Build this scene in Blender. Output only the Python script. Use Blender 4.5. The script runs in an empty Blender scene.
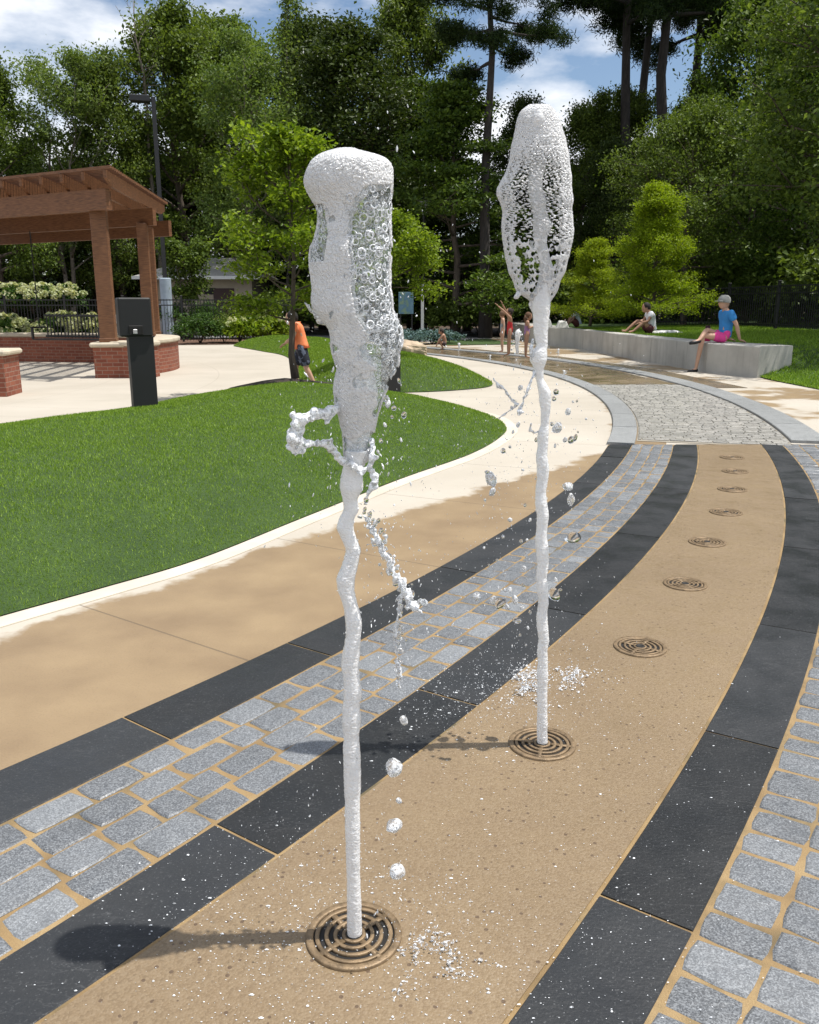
import bpy, bmesh, math, random
import numpy as np
from mathutils import Vector, Matrix
R = math.radians
rng = np.random.default_rng(7)
random.seed(7)
scene = bpy.context.scene
col = scene.collection

# ------------------------------------------------------------------ camera
F_PX, Y_HOR, CAM_H = 850.0, 303.0, 1.45
PITCH = math.atan((512 - Y_HOR) / F_PX)
cp, sp = math.cos(PITCH), math.sin(PITCH)
cam = bpy.data.cameras.new('camera'); camo = bpy.data.objects.new('camera', cam); col.objects.link(camo)
camo.location = (0, 0, CAM_H); camo.rotation_euler = (math.pi/2 - PITCH, 0, 0)
cam.sensor_fit = 'VERTICAL'; cam.sensor_height = 24; cam.lens = 24*F_PX/1024
cam.clip_start = 0.05; cam.clip_end = 3000
scene.camera = camo

def ray(px, py):
    u, v = px-409.5, py-512
    return u, F_PX*cp - v*sp, -(v*cp + F_PX*sp)
def G(px, py, z=0.0):
    u, fw, dz = ray(px, py); t = (z-CAM_H)/dz
    return (u*t, fw*t)
def AT(px, py, Y):
    u, fw, dz = ray(px, py); t = Y/fw
    return Vector((u*t, Y, CAM_H+dz*t))

# ------------------------------------------------------------------ objects
def tag(o, label=None, cat=None, group=None, kind=None):
    if label: o['label'] = label
    if cat: o['category'] = cat
    if group: o['group'] = group
    if kind: o['kind'] = kind
    return o
def empty(name, loc=(0,0,0), label=None, cat=None, group=None, rz=0):
    o = bpy.data.objects.new(name, None); col.objects.link(o)
    o.location = loc; o.rotation_euler = (0,0,rz); o.empty_display_size = .1
    return tag(o, label, cat, group)
def copy_tree(o, parent=None):
    c = o.copy(); col.objects.link(c); c.parent = parent
    for ch in o.children: copy_tree(ch, c)
    return c
def mk(name, V, F, mat=None, parent=None, smooth=False, uv=None):
    """V (n,3); F list of arrays with faces of equal size, or one array"""
    V = np.asarray(V, dtype=np.float32).reshape(-1,3)
    if isinstance(F, np.ndarray): F = [F]
    F = [np.asarray(f, dtype=np.int32) for f in F if len(f)]
    me = bpy.data.meshes.new(name)
    nl = sum(f.size for f in F); nf = sum(len(f) for f in F)
    me.vertices.add(len(V)); me.vertices.foreach_set('co', V.ravel())
    me.loops.add(nl); me.loops.foreach_set('vertex_index', np.concatenate([f.ravel() for f in F]))
    me.polygons.add(nf)
    tot = np.concatenate([np.full(len(f), f.shape[1], dtype=np.int32) for f in F])
    st = np.concatenate([[0], np.cumsum(tot)[:-1]]).astype(np.int32)
    me.polygons.foreach_set('loop_start', st)
    me.polygons.foreach_set('loop_total', tot)
    me.polygons.foreach_set('use_smooth', np.full(nf, bool(smooth)))
    me.update(calc_edges=True); me.validate()
    o = bpy.data.objects.new(name, me); col.objects.link(o)
    if mat: me.materials.append(mat)
    if parent: o.parent = parent
    return o
class MB:
    def __init__(s): s.V=[]; s.F={}
    def add(s, V, F):
        b = len(s.V); s.V.extend([tuple(v) for v in V])
        for f in F: s.F.setdefault(len(f), []).append([i+b for i in f])
        return s
    def box(s, c, d, rz=0, bev=0.0, M=None):
        hx,hy,hz = d[0]/2,d[1]/2,d[2]/2
        b = min(bev, hx*.9, hy*.9, hz*.9)
        if b <= 0:
            P=[(x,y,z) for z in(-hz,hz) for y in(-hy,hy) for x in(-hx,hx)]
            F=[(0,2,3,1),(4,5,7,6),(0,1,5,4),(2,6,7,3),(0,4,6,2),(1,3,7,5)]
        else:
            P=[];F=[]
            idx={}
            for sx in(-1,1):
                for sy in(-1,1):
                    for sz in(-1,1):
                        for a in range(3):
                            q=[sx*(hx-b),sy*(hy-b),sz*(hz-b)]; q[a]+=(sx,sy,sz)[a]*b
                            idx[(sx,sy,sz,a)]=len(P); P.append(tuple(q))
            for a in range(3):
                o1,o2=[(1,2),(2,0),(0,1)][a]
                for sg in(-1,1):
                    f=[]
                    for (p,q) in((-1,-1),(1,-1),(1,1),(-1,1)):
                        k=[0,0,0];k[a]=sg;k[o1]=p;k[o2]=q
                        f.append(idx[(k[0],k[1],k[2],a)])
                    F.append(f if sg>0 else f[::-1])
            for a in range(3):
                o1,o2=[(1,2),(2,0),(0,1)][a]
                for s1 in(-1,1):
                    for s2 in(-1,1):
                        def g(t,w):
                            k=[0,0,0];k[a]=t;k[o1]=s1;k[o2]=s2
                            return idx[(k[0],k[1],k[2],w)]
                        f=[g(-1,o1),g(1,o1),g(1,o2),g(-1,o2)]
                        F.append(f if s1*s2>0 else f[::-1])
            for sx in(-1,1):
                for sy in(-1,1):
                    for sz in(-1,1):
                        f=[idx[(sx,sy,sz,a)] for a in range(3)]
                        F.append(f if sx*sy*sz>0 else f[::-1])
        if M is None: M = Matrix.Translation(Vector(c)) @ Matrix.Rotation(rz,4,'Z')
        else: M = Matrix.Translation(Vector(c)) @ M
        return s.add([M@Vector(p) for p in P], F)
    def bar(s, a, b, w, h):
        a,b=Vector(a),Vector(b); d=(b-a); L=d.length
        Q=d.to_track_quat('X','Z').to_matrix().to_4x4()
        return s.box((a+b)/2,(L,w,h),M=Q)
    def tube(s, pts, rad, n=8, cap=True):
        pts=[Vector(p) for p in pts]
        if not hasattr(rad,'__len__'): rad=[rad]*len(pts)
        V=[];F=[]; m=len(pts)
        t0=(pts[1]-pts[0]).normalized()
        nrm=t0.orthogonal().normalized()
        for i,p in enumerate(pts):
            t=(pts[min(i+1,m-1)]-pts[max(i-1,0)]).normalized()
            nrm=(nrm-t*nrm.dot(t))
            if nrm.length<1e-6: nrm=t.orthogonal()
            nrm.normalize(); bn=t.cross(nrm)
            for k in range(n):
                a=2*math.pi*k/n
                V.append(p+(nrm*math.cos(a)+bn*math.sin(a))*rad[i])
        for i in range(m-1):
            for k in range(n):
                F.append((i*n+k,i*n+(k+1)%n,(i+1)*n+(k+1)%n,(i+1)*n+k))
        if cap: F.append(tuple(range(n))[::-1]); F.append(tuple((m-1)*n+k for k in range(n)))
        return s.add(V,F)
    def ell(s, c, r, nu=12, nv=8, M=None):
        V=[];F=[]; c=Vector(c)
        if not hasattr(r,'__len__'): r=(r,r,r)
        for i in range(nv+1):
            th=math.pi*i/nv
            for k in range(nu):
                a=2*math.pi*k/nu
                p=Vector((r[0]*math.sin(th)*math.cos(a),r[1]*math.sin(th)*math.sin(a),r[2]*math.cos(th)))
                if M is not None: p=M@p
                V.append(c+p)
        for i in range(nv):
            for k in range(nu):
                F.append((i*nu+k,(i+1)*nu+k,(i+1)*nu+(k+1)%nu,i*nu+(k+1)%nu))
        return s.add(V,F)
    def lathe(s, prof, c=(0,0,0), n=24, ax=None):
        V=[];F=[];m=len(prof);c=Vector(c)
        for (r,z) in prof:
            for k in range(n):
                a=2*math.pi*k/n; p=Vector((r*math.cos(a),r*math.sin(a),z))
                if ax is not None: p=ax@p
                V.append(c+p)
        for i in range(m-1):
            for k in range(n):
                F.append((i*n+k,i*n+(k+1)%n,(i+1)*n+(k+1)%n,(i+1)*n+k))
        return s.add(V,F)
    def prism(s, poly, z0, z1):
        n=len(poly)
        V=[(p[0],p[1],z0) for p in poly]+[(p[0],p[1],z1) for p in poly]
        F=[tuple(range(n))[::-1],tuple(range(n,2*n))]+[(i,(i+1)%n,n+(i+1)%n,n+i) for i in range(n)]
        return s.add(V,F)
    def build(s, name, mat, parent=None, smooth=False):
        return mk(name, s.V, [np.array(f) for f in s.F.values()], mat, parent, smooth)

# ------------------------------------------------------------------ numpy noise
def _h(i,j,k,seed):
    n=(i*374761393+j*668265263+k*2147483647+seed*974634721)&0xffffffff
    n=((n^(n>>13))*1274126177)&0xffffffff
    n=((n^(n>>16))*2246822519)&0xffffffff
    return ((n^(n>>15))&0xffffff)/float(0xffffff)
def vn(P,f=1.0,seed=0):
    P=np.asarray(P,dtype=np.float64)*f; I=np.floor(P).astype(np.int64); w=P-I; w=w*w*(3-2*w)
    r=0
    for dx in(0,1):
        for dy in(0,1):
            for dz in(0,1):
                wt=(w[:,0] if dx else 1-w[:,0])*(w[:,1] if dy else 1-w[:,1])*(w[:,2] if dz else 1-w[:,2])
                r=r+wt*_h(I[:,0]+dx,I[:,1]+dy,I[:,2]+dz,seed)
    return r*2-1
def fbm(P,f=1.0,o=3,seed=0):
    r=0;a=1
    for i in range(o): r=r+a*vn(P,f*2**i,seed+i*17); a*=.5
    return r/1.6
def voro2(u,v,seed=0):
    I=np.floor(u).astype(np.int64);J=np.floor(v).astype(np.int64)
    f1=np.full(u.shape,9.);f2=np.full(u.shape,9.);rid=np.zeros(u.shape)
    for di in(-1,0,1):
        for dj in(-1,0,1):
            a=I+di;b=J+dj
            x=a+.5+.78*(_h(a,b,0*a,seed)-.5);y=b+.5+.78*(_h(a,b,0*a,seed+5)-.5)
            d=np.hypot(u-x,v-y); c=_h(a,b,0*a,seed+9)
            m=d<f1
            f2=np.where(m,f1,np.minimum(f2,d)); rid=np.where(m,c,rid); f1=np.where(m,d,f1)
    return f1,f2,rid

# ------------------------------------------------------------------ materials
class NT:
    def __init__(s,name):
        s.m=bpy.data.materials.new(name); s.m.use_nodes=True; s.t=s.m.node_tree; s.n=s.t.nodes; s.l=s.t.links
        s.n.clear(); s.out=s.n.new('ShaderNodeOutputMaterial')
    def N(s,t,**k):
        n=s.n.new('ShaderNode'+t)
        for a,b in k.items(): setattr(n,a,b)
        return n
    def put(s,sock,v):
        if isinstance(v,bpy.types.NodeSocket): s.l.new(v,sock)
        elif isinstance(v,(tuple,list)): sock.default_value=tuple(v)+((1,) if len(v)==3 and len(sock.default_value)==4 else ())
        else: sock.default_value=v
    def obj(s): return s.N('TexCoord').outputs['Object']
    def pos(s): return s.N('NewGeometry').outputs['Position']
    def noise(s,vec,scale,detail=3,rough=.55,out='Fac'):
        n=s.N('TexNoise'); s.put(n.inputs['Vector'],vec); n.inputs['Scale'].default_value=scale
        n.inputs['Detail'].default_value=detail; n.inputs['Roughness'].default_value=rough; return n.outputs[out]
    def voro(s,vec,scale,feature='F1',out='Distance'):
        n=s.N('TexVoronoi',feature=feature); s.put(n.inputs['Vector'],vec); n.inputs['Scale'].default_value=scale; return n.outputs[out]
    def ramp(s,fac,stops,interp='LINEAR'):
        r=s.N('ValToRGB'); s.put(r.inputs['Fac'],fac); e=r.color_ramp.elements; r.color_ramp.interpolation=interp
        while len(e)<len(stops): e.new(.5)
        for q,(p,c) in zip(e,stops):
            q.position=p; q.color=(c,c,c,1) if not hasattr(c,'__len__') else tuple(c)+(1,)
        return r.outputs['Color']
    def mix(s,f,a,b,blend='MIX'):
        n=s.N('Mix',data_type='RGBA',blend_type=blend); s.put(n.inputs['Factor'],f); s.put(n.inputs[6],a); s.put(n.inputs[7],b); return n.outputs[2]
    def math(s,op,a,b=0.0,clamp=False):
        n=s.N('Math',operation=op,use_clamp=clamp); s.put(n.inputs[0],a); s.put(n.inputs[1],b); return n.outputs[0]
    def mrange(s,v,a,b,c=0.,d=1.):
        n=s.N('MapRange'); s.put(n.inputs[0],v)
        for i,q in enumerate((a,b,c,d)): n.inputs[i+1].default_value=q
        return n.outputs[0]
    def bump(s,h,strength=.3,dist=.01):
        n=s.N('Bump'); s.put(n.inputs['Height'],h); n.inputs['Strength'].default_value=strength; n.inputs['Distance'].default_value=dist; return n.outputs['Normal']
    def princ(s,color,rough=.6,normal=None,**k):
        b=s.N('BsdfPrincipled'); s.put(b.inputs['Base Color'],color); s.put(b.inputs['Roughness'],rough)
        if normal is not None: s.put(b.inputs['Normal'],normal)
        for a,v in k.items(): s.put(b.inputs[a.replace('_',' ')],v)
        return b.outputs[0]
    def done(s,sh): s.l.new(sh,s.out.inputs['Surface']); return s.m

def simple(name,c,rough=.6,var=.15,scale=8,bump=.15,metal=0.,bs=60):
    t=NT(name); v=t.obj(); n=t.noise(v,scale,4)
    c0=tuple(x*(1-var) for x in c); c1=tuple(min(1,x*(1+var)) for x in c)
    return t.done(t.princ(t.ramp(n,[(.3,c0),(.7,c1)]),t.mrange(n,.3,.7,rough*.85,min(1,rough*1.15)),t.bump(t.noise(v,bs,3),bump,.004),Metallic=metal))

def mat_aggregate():
    t=NT('wet_exposed_aggregate'); v=t.pos()
    big=t.noise(v,1.1,4); med=t.noise(v,9,3); fine=t.noise(v,240,2)
    c=t.ramp(big,[(.3,(0.167,0.119,0.068)),(.7,(0.225,0.164,0.095))])
    c=t.mix(t.mrange(med,.4,.7,0,.35),c,(0.140,0.092,0.048))
    peb=t.voro(v,170,'F1','Color'); d=t.voro(v,170)
    c=t.mix(.55,c,t.mix(.75,t.ramp(peb,[(.15,(0.081,0.048,0.023)),(.45,(0.281,0.199,0.111)),(.8,(0.413,0.332,0.229))]),c),'MIX')
    sp_=t.voro(v,55,'F1','Color')
    sep=t.N('SeparateColor'); t.put(sep.inputs[0],sp_)
    dots=t.math('MULTIPLY',t.math('GREATER_THAN',sep.outputs[0],.9),t.math('LESS_THAN',t.voro(v,55),.28))
    c=t.mix(t.math('MULTIPLY',dots,.7),c,(0.063,0.037,0.023))
    rough=t.mrange(t.math('ADD',t.math('MULTIPLY',med,.5),t.math('MULTIPLY',fine,.5)),.35,.65,.3,.65)
    h=t.math('ADD',t.math('MULTIPLY',d,-1.),t.math('MULTIPLY',fine,.3))
    return t.done(t.princ(c,rough,t.bump(h,.4,.003)))
def mat_slate():
    t=NT('dark_slate_slab'); v=t.pos()
    info=t.N('NewGeometry').outputs['Random Per Island']
    n=t.noise(v,3.2,5,.65); f=t.noise(v,160,2)
    c=t.ramp(n,[(.3,(.009,.010,.011)),(.7,(.023,.025,.027))])
    c=t.mix(.5,c,t.ramp(info,[(0,(.012,.013,.014)),(1,(.044,.047,.051))]))
    c=t.mix(t.mrange(f,.62,.74,0,.45),c,(.145,.149,.153))
    # pale scuffs running through the stone
    mp=t.N('Mapping'); t.put(mp.inputs['Vector'],v); mp.inputs['Rotation'].default_value=(0,0,.5); mp.inputs['Scale'].default_value=(2.2,8,1)
    w=t.noise(mp.outputs[0],2.1,4,.6)
    vein=t.mrange(t.math('ABSOLUTE',t.math('SUBTRACT',w,.5)),0,.012,1,0)
    c=t.mix(t.math('MULTIPLY',vein,t.mrange(t.noise(v,2.3,2),.45,.65,0,.16)),c,(.187,.187,.187))
    r=t.mrange(t.noise(v,4,4),.35,.65,.3,.68)
    return t.done(t.princ(c,r,t.bump(t.math('ADD',n,t.math('MULTIPLY',t.noise(v,90,3),.6)),.5,.008),Specular_IOR_Level=.3))
def mat_granite(name,lo,hi,rough=(.4,.7)):
    t=NT(name); v=t.pos()
    info=t.N('NewGeometry').outputs['Random Per Island']
    f=t.voro(v,330,'F1','Color'); n=t.noise(v,6,3)
    sep=t.N('SeparateColor'); t.put(sep.inputs[0],f)
    c=t.ramp(sep.outputs[0],[(0,tuple(x*.45 for x in lo)),(.35,lo),(.75,hi),(1,tuple(min(1,x*1.5) for x in hi))])
    c=t.mix(.45,c,t.ramp(info,[(0,tuple(x*.65 for x in lo)),(.5,lo),(1,hi)]))
    c=t.mix(t.mrange(n,.55,.75,0,.4),c,tuple(x*.55 for x in lo))
    return t.done(t.princ(c,t.mrange(t.noise(v,18,3),.35,.65,*rough),t.bump(t.noise(v,120,3),.35,.004)))
def mat_mortar():
    t=NT('sandy_joint_mortar'); v=t.pos(); n=t.noise(v,5,4); f=t.noise(v,260,2)
    c=t.ramp(n,[(.3,(0.162,0.107,0.047)),(.5,(0.269,0.181,0.080)),(.72,(0.336,0.242,0.121))])
    c=t.mix(t.mrange(f,.45,.6,0,.4),c,(0.202,0.128,0.061))
    c=t.mix(t.mrange(t.noise(v,2.9,4,.65),.52,.68,0,.85),c,(0.080,0.071,0.037))
    return t.done(t.princ(c,.8,t.bump(f,.6,.004)))
ARC=(-17.37,15.03)
def mat_plaza():
    t=NT('broom_finished_concrete'); v=t.pos()
    sx=t.N('SeparateXYZ'); t.put(sx.inputs[0],v); X,Y=sx.outputs[0],sx.outputs[1]
    big=t.noise(v,.6,4); f=t.noise(v,120,3)
    dry=t.ramp(big,[(.3,(.376,.340,.280)),(.7,(.452,.412,.348))])
    dry=t.mix(t.mrange(t.noise(v,3.5,4,.7),.55,.75,0,.25),dry,(.368,.312,.232))
    wet=t.ramp(t.noise(v,2.2,4),[(.3,(.200,.138,.076)),(.7,(.288,.208,.116))])
    wet=t.mix(t.mrange(f,.5,.68,0,.3),wet,(.152,.104,.060))
    dx=t.math('SUBTRACT',X,ARC[0]); dy=t.math('SUBTRACT',Y,ARC[1])
    rr=t.math('SQRT',t.math('ADD',t.math('MULTIPLY',dx,dx),t.math('MULTIPLY',dy,dy)))
    # the splash-wet margin along the paving: narrower where the far jets do not reach
    lim=t.mrange(Y,5.2,8.6,19.33,20.42)
    wob=t.math('MULTIPLY',t.math('SUBTRACT',t.noise(v,1.7,5,.65),.5),.75)
    m=t.mrange(t.math('ADD',t.math('SUBTRACT',rr,lim),wob),-.03,.06)
    m=t.math('MULTIPLY',m,t.math('LESS_THAN',rr,21.0))
    # tracked wet patches on the far walk and in front of the wall
    bx=t.math('GREATER_THAN',rr,22.0)
    strip=t.mrange(t.noise(v,.55,4,.6),.50,.56)
    strip=t.math('MULTIPLY',strip,t.math('GREATER_THAN',Y,10.5))
    m=t.math('MAXIMUM',m,t.math('MULTIPLY',bx,strip))
    c=t.mix(m,dry,wet)
    # tooled control joints, radial about the arc
    ang=t.math('ARCTAN2',dy,dx)
    fr=t.math('FRACT',t.math('ADD',t.math('MULTIPLY',ang,13.2),.585))
    j=t.mrange(t.math('ABSOLUTE',t.math('SUBTRACT',fr,.5)),.0022,.0042,1,0)
    r2=t.math('FRACT',t.math('DIVIDE',rr,2.0))
    j2=t.math('MULTIPLY',t.mrange(t.math('ABSOLUTE',t.math('SUBTRACT',r2,.85)),.003,.006,1,0),t.math('LESS_THAN',rr,18.5))
    jj=t.math('MAXIMUM',j,t.math('MULTIPLY',j2,.3))
    c=t.mix(t.math('MULTIPLY',jj,.6),c,(.096,.072,.048))
    rough=t.math('SUBTRACT',.82,t.math('MULTIPLY',m,.3))
    h=t.math('SUBTRACT',t.math('MULTIPLY',f,.4),jj)
    return t.done(t.princ(c,rough,t.bump(h,.35,.006)))
def mat_ground():
    t=NT('leaf_litter_ground'); v=t.pos(); n=t.noise(v,.35,5); f=t.noise(v,14,3)
    c=t.ramp(n,[(.3,(.030,.022,.014)),(.55,(.064,.043,.025)),(.75,(.030,.047,.015))])
    c=t.mix(t.mrange(f,.4,.65,0,.5),c,(.111,.064,.038))
    return t.done(t.princ(c,.9,t.bump(f,.6,.03)))
def mat_mulch():
    t=NT('red_brown_mulch'); v=t.pos(); f=t.noise(v,22,4,.7)
    c=t.ramp(f,[(.3,(.043,.024,.015)),(.5,(.128,.068,.043)),(.72,(.246,.153,.102))])
    return t.done(t.princ(c,.9,t.bump(f,.8,.03)))
def mat_grassbase():
    t=NT('turf_thatch'); v=t.pos(); n=t.noise(v,3,4); f=t.noise(v,90,3)
    c=t.ramp(n,[(.3,(.027,.063,.007)),(.7,(.050,.099,.012))])
    c=t.mix(t.mrange(f,.45,.6,0,.6),c,(.018,.041,.006))
    return t.done(t.princ(c,.85,t.bump(f,.9,.02)))
def mat_leaf(name,lo,hi,trans=.3,rough=.45,spec=.18):
    t=NT(name); info=t.N('NewGeometry').outputs['Random Per Island']
    oi=t.N('ObjectInfo').outputs['Random']
    c=t.ramp(info,[(0,lo),(.6,tuple((a+b)/2 for a,b in zip(lo,hi))),(1,hi)])
    c=t.mix(t.math('MULTIPLY',oi,.35),c,t.mix(1.,c,(.75,.95,.6),'MULTIPLY'))
    p=t.princ(c,rough,None); p.node.inputs['Specular IOR Level'].default_value=spec
    tr=t.N('BsdfTranslucent'); t.put(tr.inputs[0],t.mix(1.,c,(1.25,1.25,.55),'MULTIPLY'))
    ms=t.N('MixShader'); ms.inputs[0].default_value=trans; t.l.new(p,ms.inputs[1]); t.l.new(tr.outputs[0],ms.inputs[2])
    return t.done(ms.outputs[0])
def mat_bark(name,c):
    t=NT(name); v=t.obj(); mp=t.N('Mapping'); t.put(mp.inputs[0],v); mp.inputs['Scale'].default_value=(1,1,.25)
    n=t.noise(mp.outputs[0],9,5,.7)
    return t.done(t.princ(t.ramp(n,[(.3,tuple(x*.45 for x in c)),(.7,tuple(x*1.3 for x in c))]),.9,t.bump(n,.8,.03)))
def mat_wood():
    t=NT('stained_timber'); v=t.obj(); n=t.noise(v,3,4); 
    w=t.N('TexNoise'); mp=t.N('Mapping'); t.put(mp.inputs[0],v); mp.inputs['Scale'].default_value=(1.4,1.4,14); t.put(w.inputs['Vector'],mp.outputs[0]); w.inputs['Scale'].default_value=5; w.inputs['Detail'].default_value=4
    c=t.ramp(w.outputs['Fac'],[(.3,(.085,.034,.013)),(.7,(.212,.092,.037))])
    c=t.mix(t.mrange(n,.5,.7,0,.4),c,(.196,.085,.036))
    return t.done(t.princ(c,.6,t.bump(w.outputs['Fac'],.12,.006)))
def mat_brick():
    t=NT('red_brick'); v=t.pos(); nrm=t.N('NewGeometry').outputs['Normal']
    s=t.N('SeparateXYZ'); t.put(s.inputs[0],v); sn=t.N('SeparateXYZ'); t.put(sn.inputs[0],nrm)
    pick=t.math('GREATER_THAN',t.math('ABSOLUTE',sn.outputs[0]),t.math('ABSOLUTE',sn.outputs[1]))
    u=t.math('ADD',t.math('MULTIPLY',pick,s.outputs[1]),t.math('MULTIPLY',t.math('SUBTRACT',1.,pick),s.outputs[0]))
    cb=t.N('CombineXYZ'); t.put(cb.inputs[0],u); t.put(cb.inputs[1],s.outputs[2])
    b=t.N('TexBrick'); t.put(b.inputs['Vector'],cb.outputs[0])
    b.inputs['Color1'].default_value=(.19,.05,.028,1); b.inputs['Color2'].default_value=(.28,.088,.048,1); b.inputs['Mortar'].default_value=(.29,.2,.15,1)
    b.inputs['Scale'].default_value=1; b.inputs['Brick Width'].default_value=.21; b.inputs['Row Height'].default_value=.075; b.inputs['Mortar Size'].default_value=.006
    n=t.noise(v,25,3); c=t.mix(t.mrange(n,.4,.7,0,.4),b.outputs['Color'],(.19,.06,.035))
    h=t.math('SUBTRACT',t.math('MULTIPLY',n,.3),b.outputs['Fac'])
    return t.done(t.princ(c,.85,t.bump(h,.5,.006)))
def mat_concwall():
    t=NT('cast_concrete_wall'); v=t.pos(); n=t.noise(v,1.4,5,.6); f=t.noise(v,70,3)
    s=t.N('SeparateXYZ'); t.put(s.inputs[0],v)
    c=t.ramp(n,[(.3,(0.383,0.366,0.330)),(.7,(0.531,0.510,0.463))])
    mp=t.N('Mapping'); t.put(mp.inputs[0],v); mp.inputs['Scale'].default_value=(5,5,.5)
    st=t.noise(mp.outputs[0],1.2,4,.6); c=t.mix(t.mrange(st,.52,.72,0,.45),c,(0.213,0.203,0.175))
    c=t.mix(t.mrange(f,.55,.7,0,.25),c,(0.213,0.203,0.181))
    return t.done(t.princ(c,.85,t.bump(f,.35,.005)))
def mat_foam(name='aerated_water',ripple=(40,40,150),cell=(150,150,150),depth=.35,rough=.7):
    """water full of air: packed bubbles, some milky and some clear, under a wet gloss"""
    t=NT(name); v=t.pos()
    nn=t.N('VectorMath',operation='SCALE'); t.put(nn.inputs[0],t.noise(v,45,2,.5,'Color')); nn.inputs['Scale'].default_value=.010
    wv=t.N('VectorMath',operation='ADD'); t.put(wv.inputs[0],v); t.l.new(nn.outputs[0],wv.inputs[1])
    mp=t.N('Mapping'); t.put(mp.inputs[0],wv.outputs[0]); mp.inputs['Scale'].default_value=cell
    d=t.voro(mp.outputs[0],1.); cid=t.N('SeparateColor'); t.put(cid.inputs[0],t.voro(mp.outputs[0],1.,'F1','Color')); e=t.voro(mp.outputs[0],1.,'DISTANCE_TO_EDGE')
    d2=t.voro(mp.outputs[0],2.3)
    mq=t.N('Mapping'); t.put(mq.inputs[0],v); mq.inputs['Scale'].default_value=ripple
    n1=t.noise(mq.outputs[0],1.,4,.6)
    h=t.math('ADD',t.math('MULTIPLY',d,-1.),t.math('ADD',t.math('MULTIPLY',d2,-.5),t.math('MULTIPLY',n1,.7)))
    c=t.ramp(n1,[(.3,(.95,.965,.975)),(.7,(.99,.99,.99))])
    clear=t.math('MULTIPLY',t.mrange(cid.outputs[0],.5,.95,0,1),t.mrange(d,.15,.5,1,0))
    patch=t.mrange(t.noise(v,17,3,.6),.42,.62,.35,1.)
    c=t.mix(t.math('MULTIPLY',t.math('MULTIPLY',clear,patch),depth*1.6,True),c,(.66,.73,.77))
    c=t.mix(t.mrange(e,0,.10,.5,0),c,(.99,.99,.99))
    nb=t.bump(h,rough,.004)
    p=t.princ(c,.25,nb,IOR=1.33,Coat_Weight=1.,Coat_Roughness=.10,Coat_IOR=1.4); t.put(p.node.inputs['Coat Normal'],nb)
    p.node.inputs['Subsurface Weight'].default_value=.35; p.node.inputs['Subsurface Radius'].default_value=(.9,.95,1.); p.node.inputs['Subsurface Scale'].default_value=.005
    tr=t.N('BsdfTranslucent'); t.put(tr.inputs[0],c); t.put(tr.inputs['Normal'],nb)
    ms=t.N('MixShader'); ms.inputs[0].default_value=.3; t.l.new(p,ms.inputs[1]); t.l.new(tr.outputs[0],ms.inputs[2])
    return t.done(ms.outputs[0])
def mat_film(name,scale=120,cover=.75):
    """thin clear sheet of water with bubbles: rings scatter white, between them one sees through"""
    t=NT(name); v=t.pos()
    wv=t.N('VectorMath',operation='ADD'); t.put(wv.inputs[0],v); 
    nn=t.noise(v,30,2,.5,'Color'); sc=t.N('VectorMath',operation='SCALE'); t.put(sc.inputs[0],nn); sc.inputs['Scale'].default_value=.012; t.l.new(sc.outputs[0],wv.inputs[1])
    d=t.voro(wv.outputs[0],scale); e=t.voro(wv.outputs[0],scale,'DISTANCE_TO_EDGE')
    ring=t.mrange(t.math('ABSOLUTE',t.math('SUBTRACT',d,.33)),.02,.13,1,0)
    ring=t.math('MAXIMUM',ring,t.mrange(e,0,.06,.6,0))
    cl=t.mrange(t.noise(v,26,3),.38,.62,0,1)
    fac=t.math('MULTIPLY',ring,t.math('ADD',.25,t.math('MULTIPLY',cl,.75)))
    fac=t.math('MAXIMUM',fac,t.mrange(t.noise(v,38,3,.6),.60,.72,0,.8))
    tr=t.N('BsdfTransparent'); tr.inputs[0].default_value=(.93,.96,.97,1)
    hb=t.bump(t.math('ADD',t.math('MULTIPLY',d,-1),t.noise(v,120,2)),.8,.006)
    gl=t.N('BsdfGlossy'); gl.inputs['Roughness'].default_value=.08; t.put(gl.inputs['Normal'],hb)
    m1=t.N('MixShader'); m1.inputs[0].default_value=.16; t.l.new(tr.outputs[0],m1.inputs[1]); t.l.new(gl.outputs[0],m1.inputs[2])
    wh=t.princ((.9,.93,.95),.15,hb,IOR=1.33,Transmission_Weight=.15)
    m2=t.N('MixShader'); t.put(m2.inputs[0],t.math('MULTIPLY',fac,cover*1.6,True)); t.l.new(m1.outputs[0],m2.inputs[1]); t.l.new(wh,m2.inputs[2])
    return t.done(m2.outputs[0])
def mat_drop():
    t=NT('clear_water_drop'); v=t.pos()
    return t.done(t.princ((.96,.98,1),.02,t.bump(t.noise(v,110,2),.25,.004),IOR=1.33,Transmission_Weight=1.))
def mat_splash(name='splashing_water',lo=.25,hi=.95):
    t=NT(name); v=t.pos(); n=t.noise(v,130,3)
    g=t.princ((.97,.98,1),.04,t.bump(t.noise(v,150,2),.6,.006),IOR=1.33,Transmission_Weight=1.)
    w=t.princ((.88,.91,.94),.15,t.bump(t.noise(v,200,2),.6,.006))
    m=t.N('MixShader'); t.put(m.inputs[0],t.mrange(n,.38,.55,lo,hi)); t.l.new(g,m.inputs[1]); t.l.new(w,m.inputs[2])
    return t.done(m.outputs[0])

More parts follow.
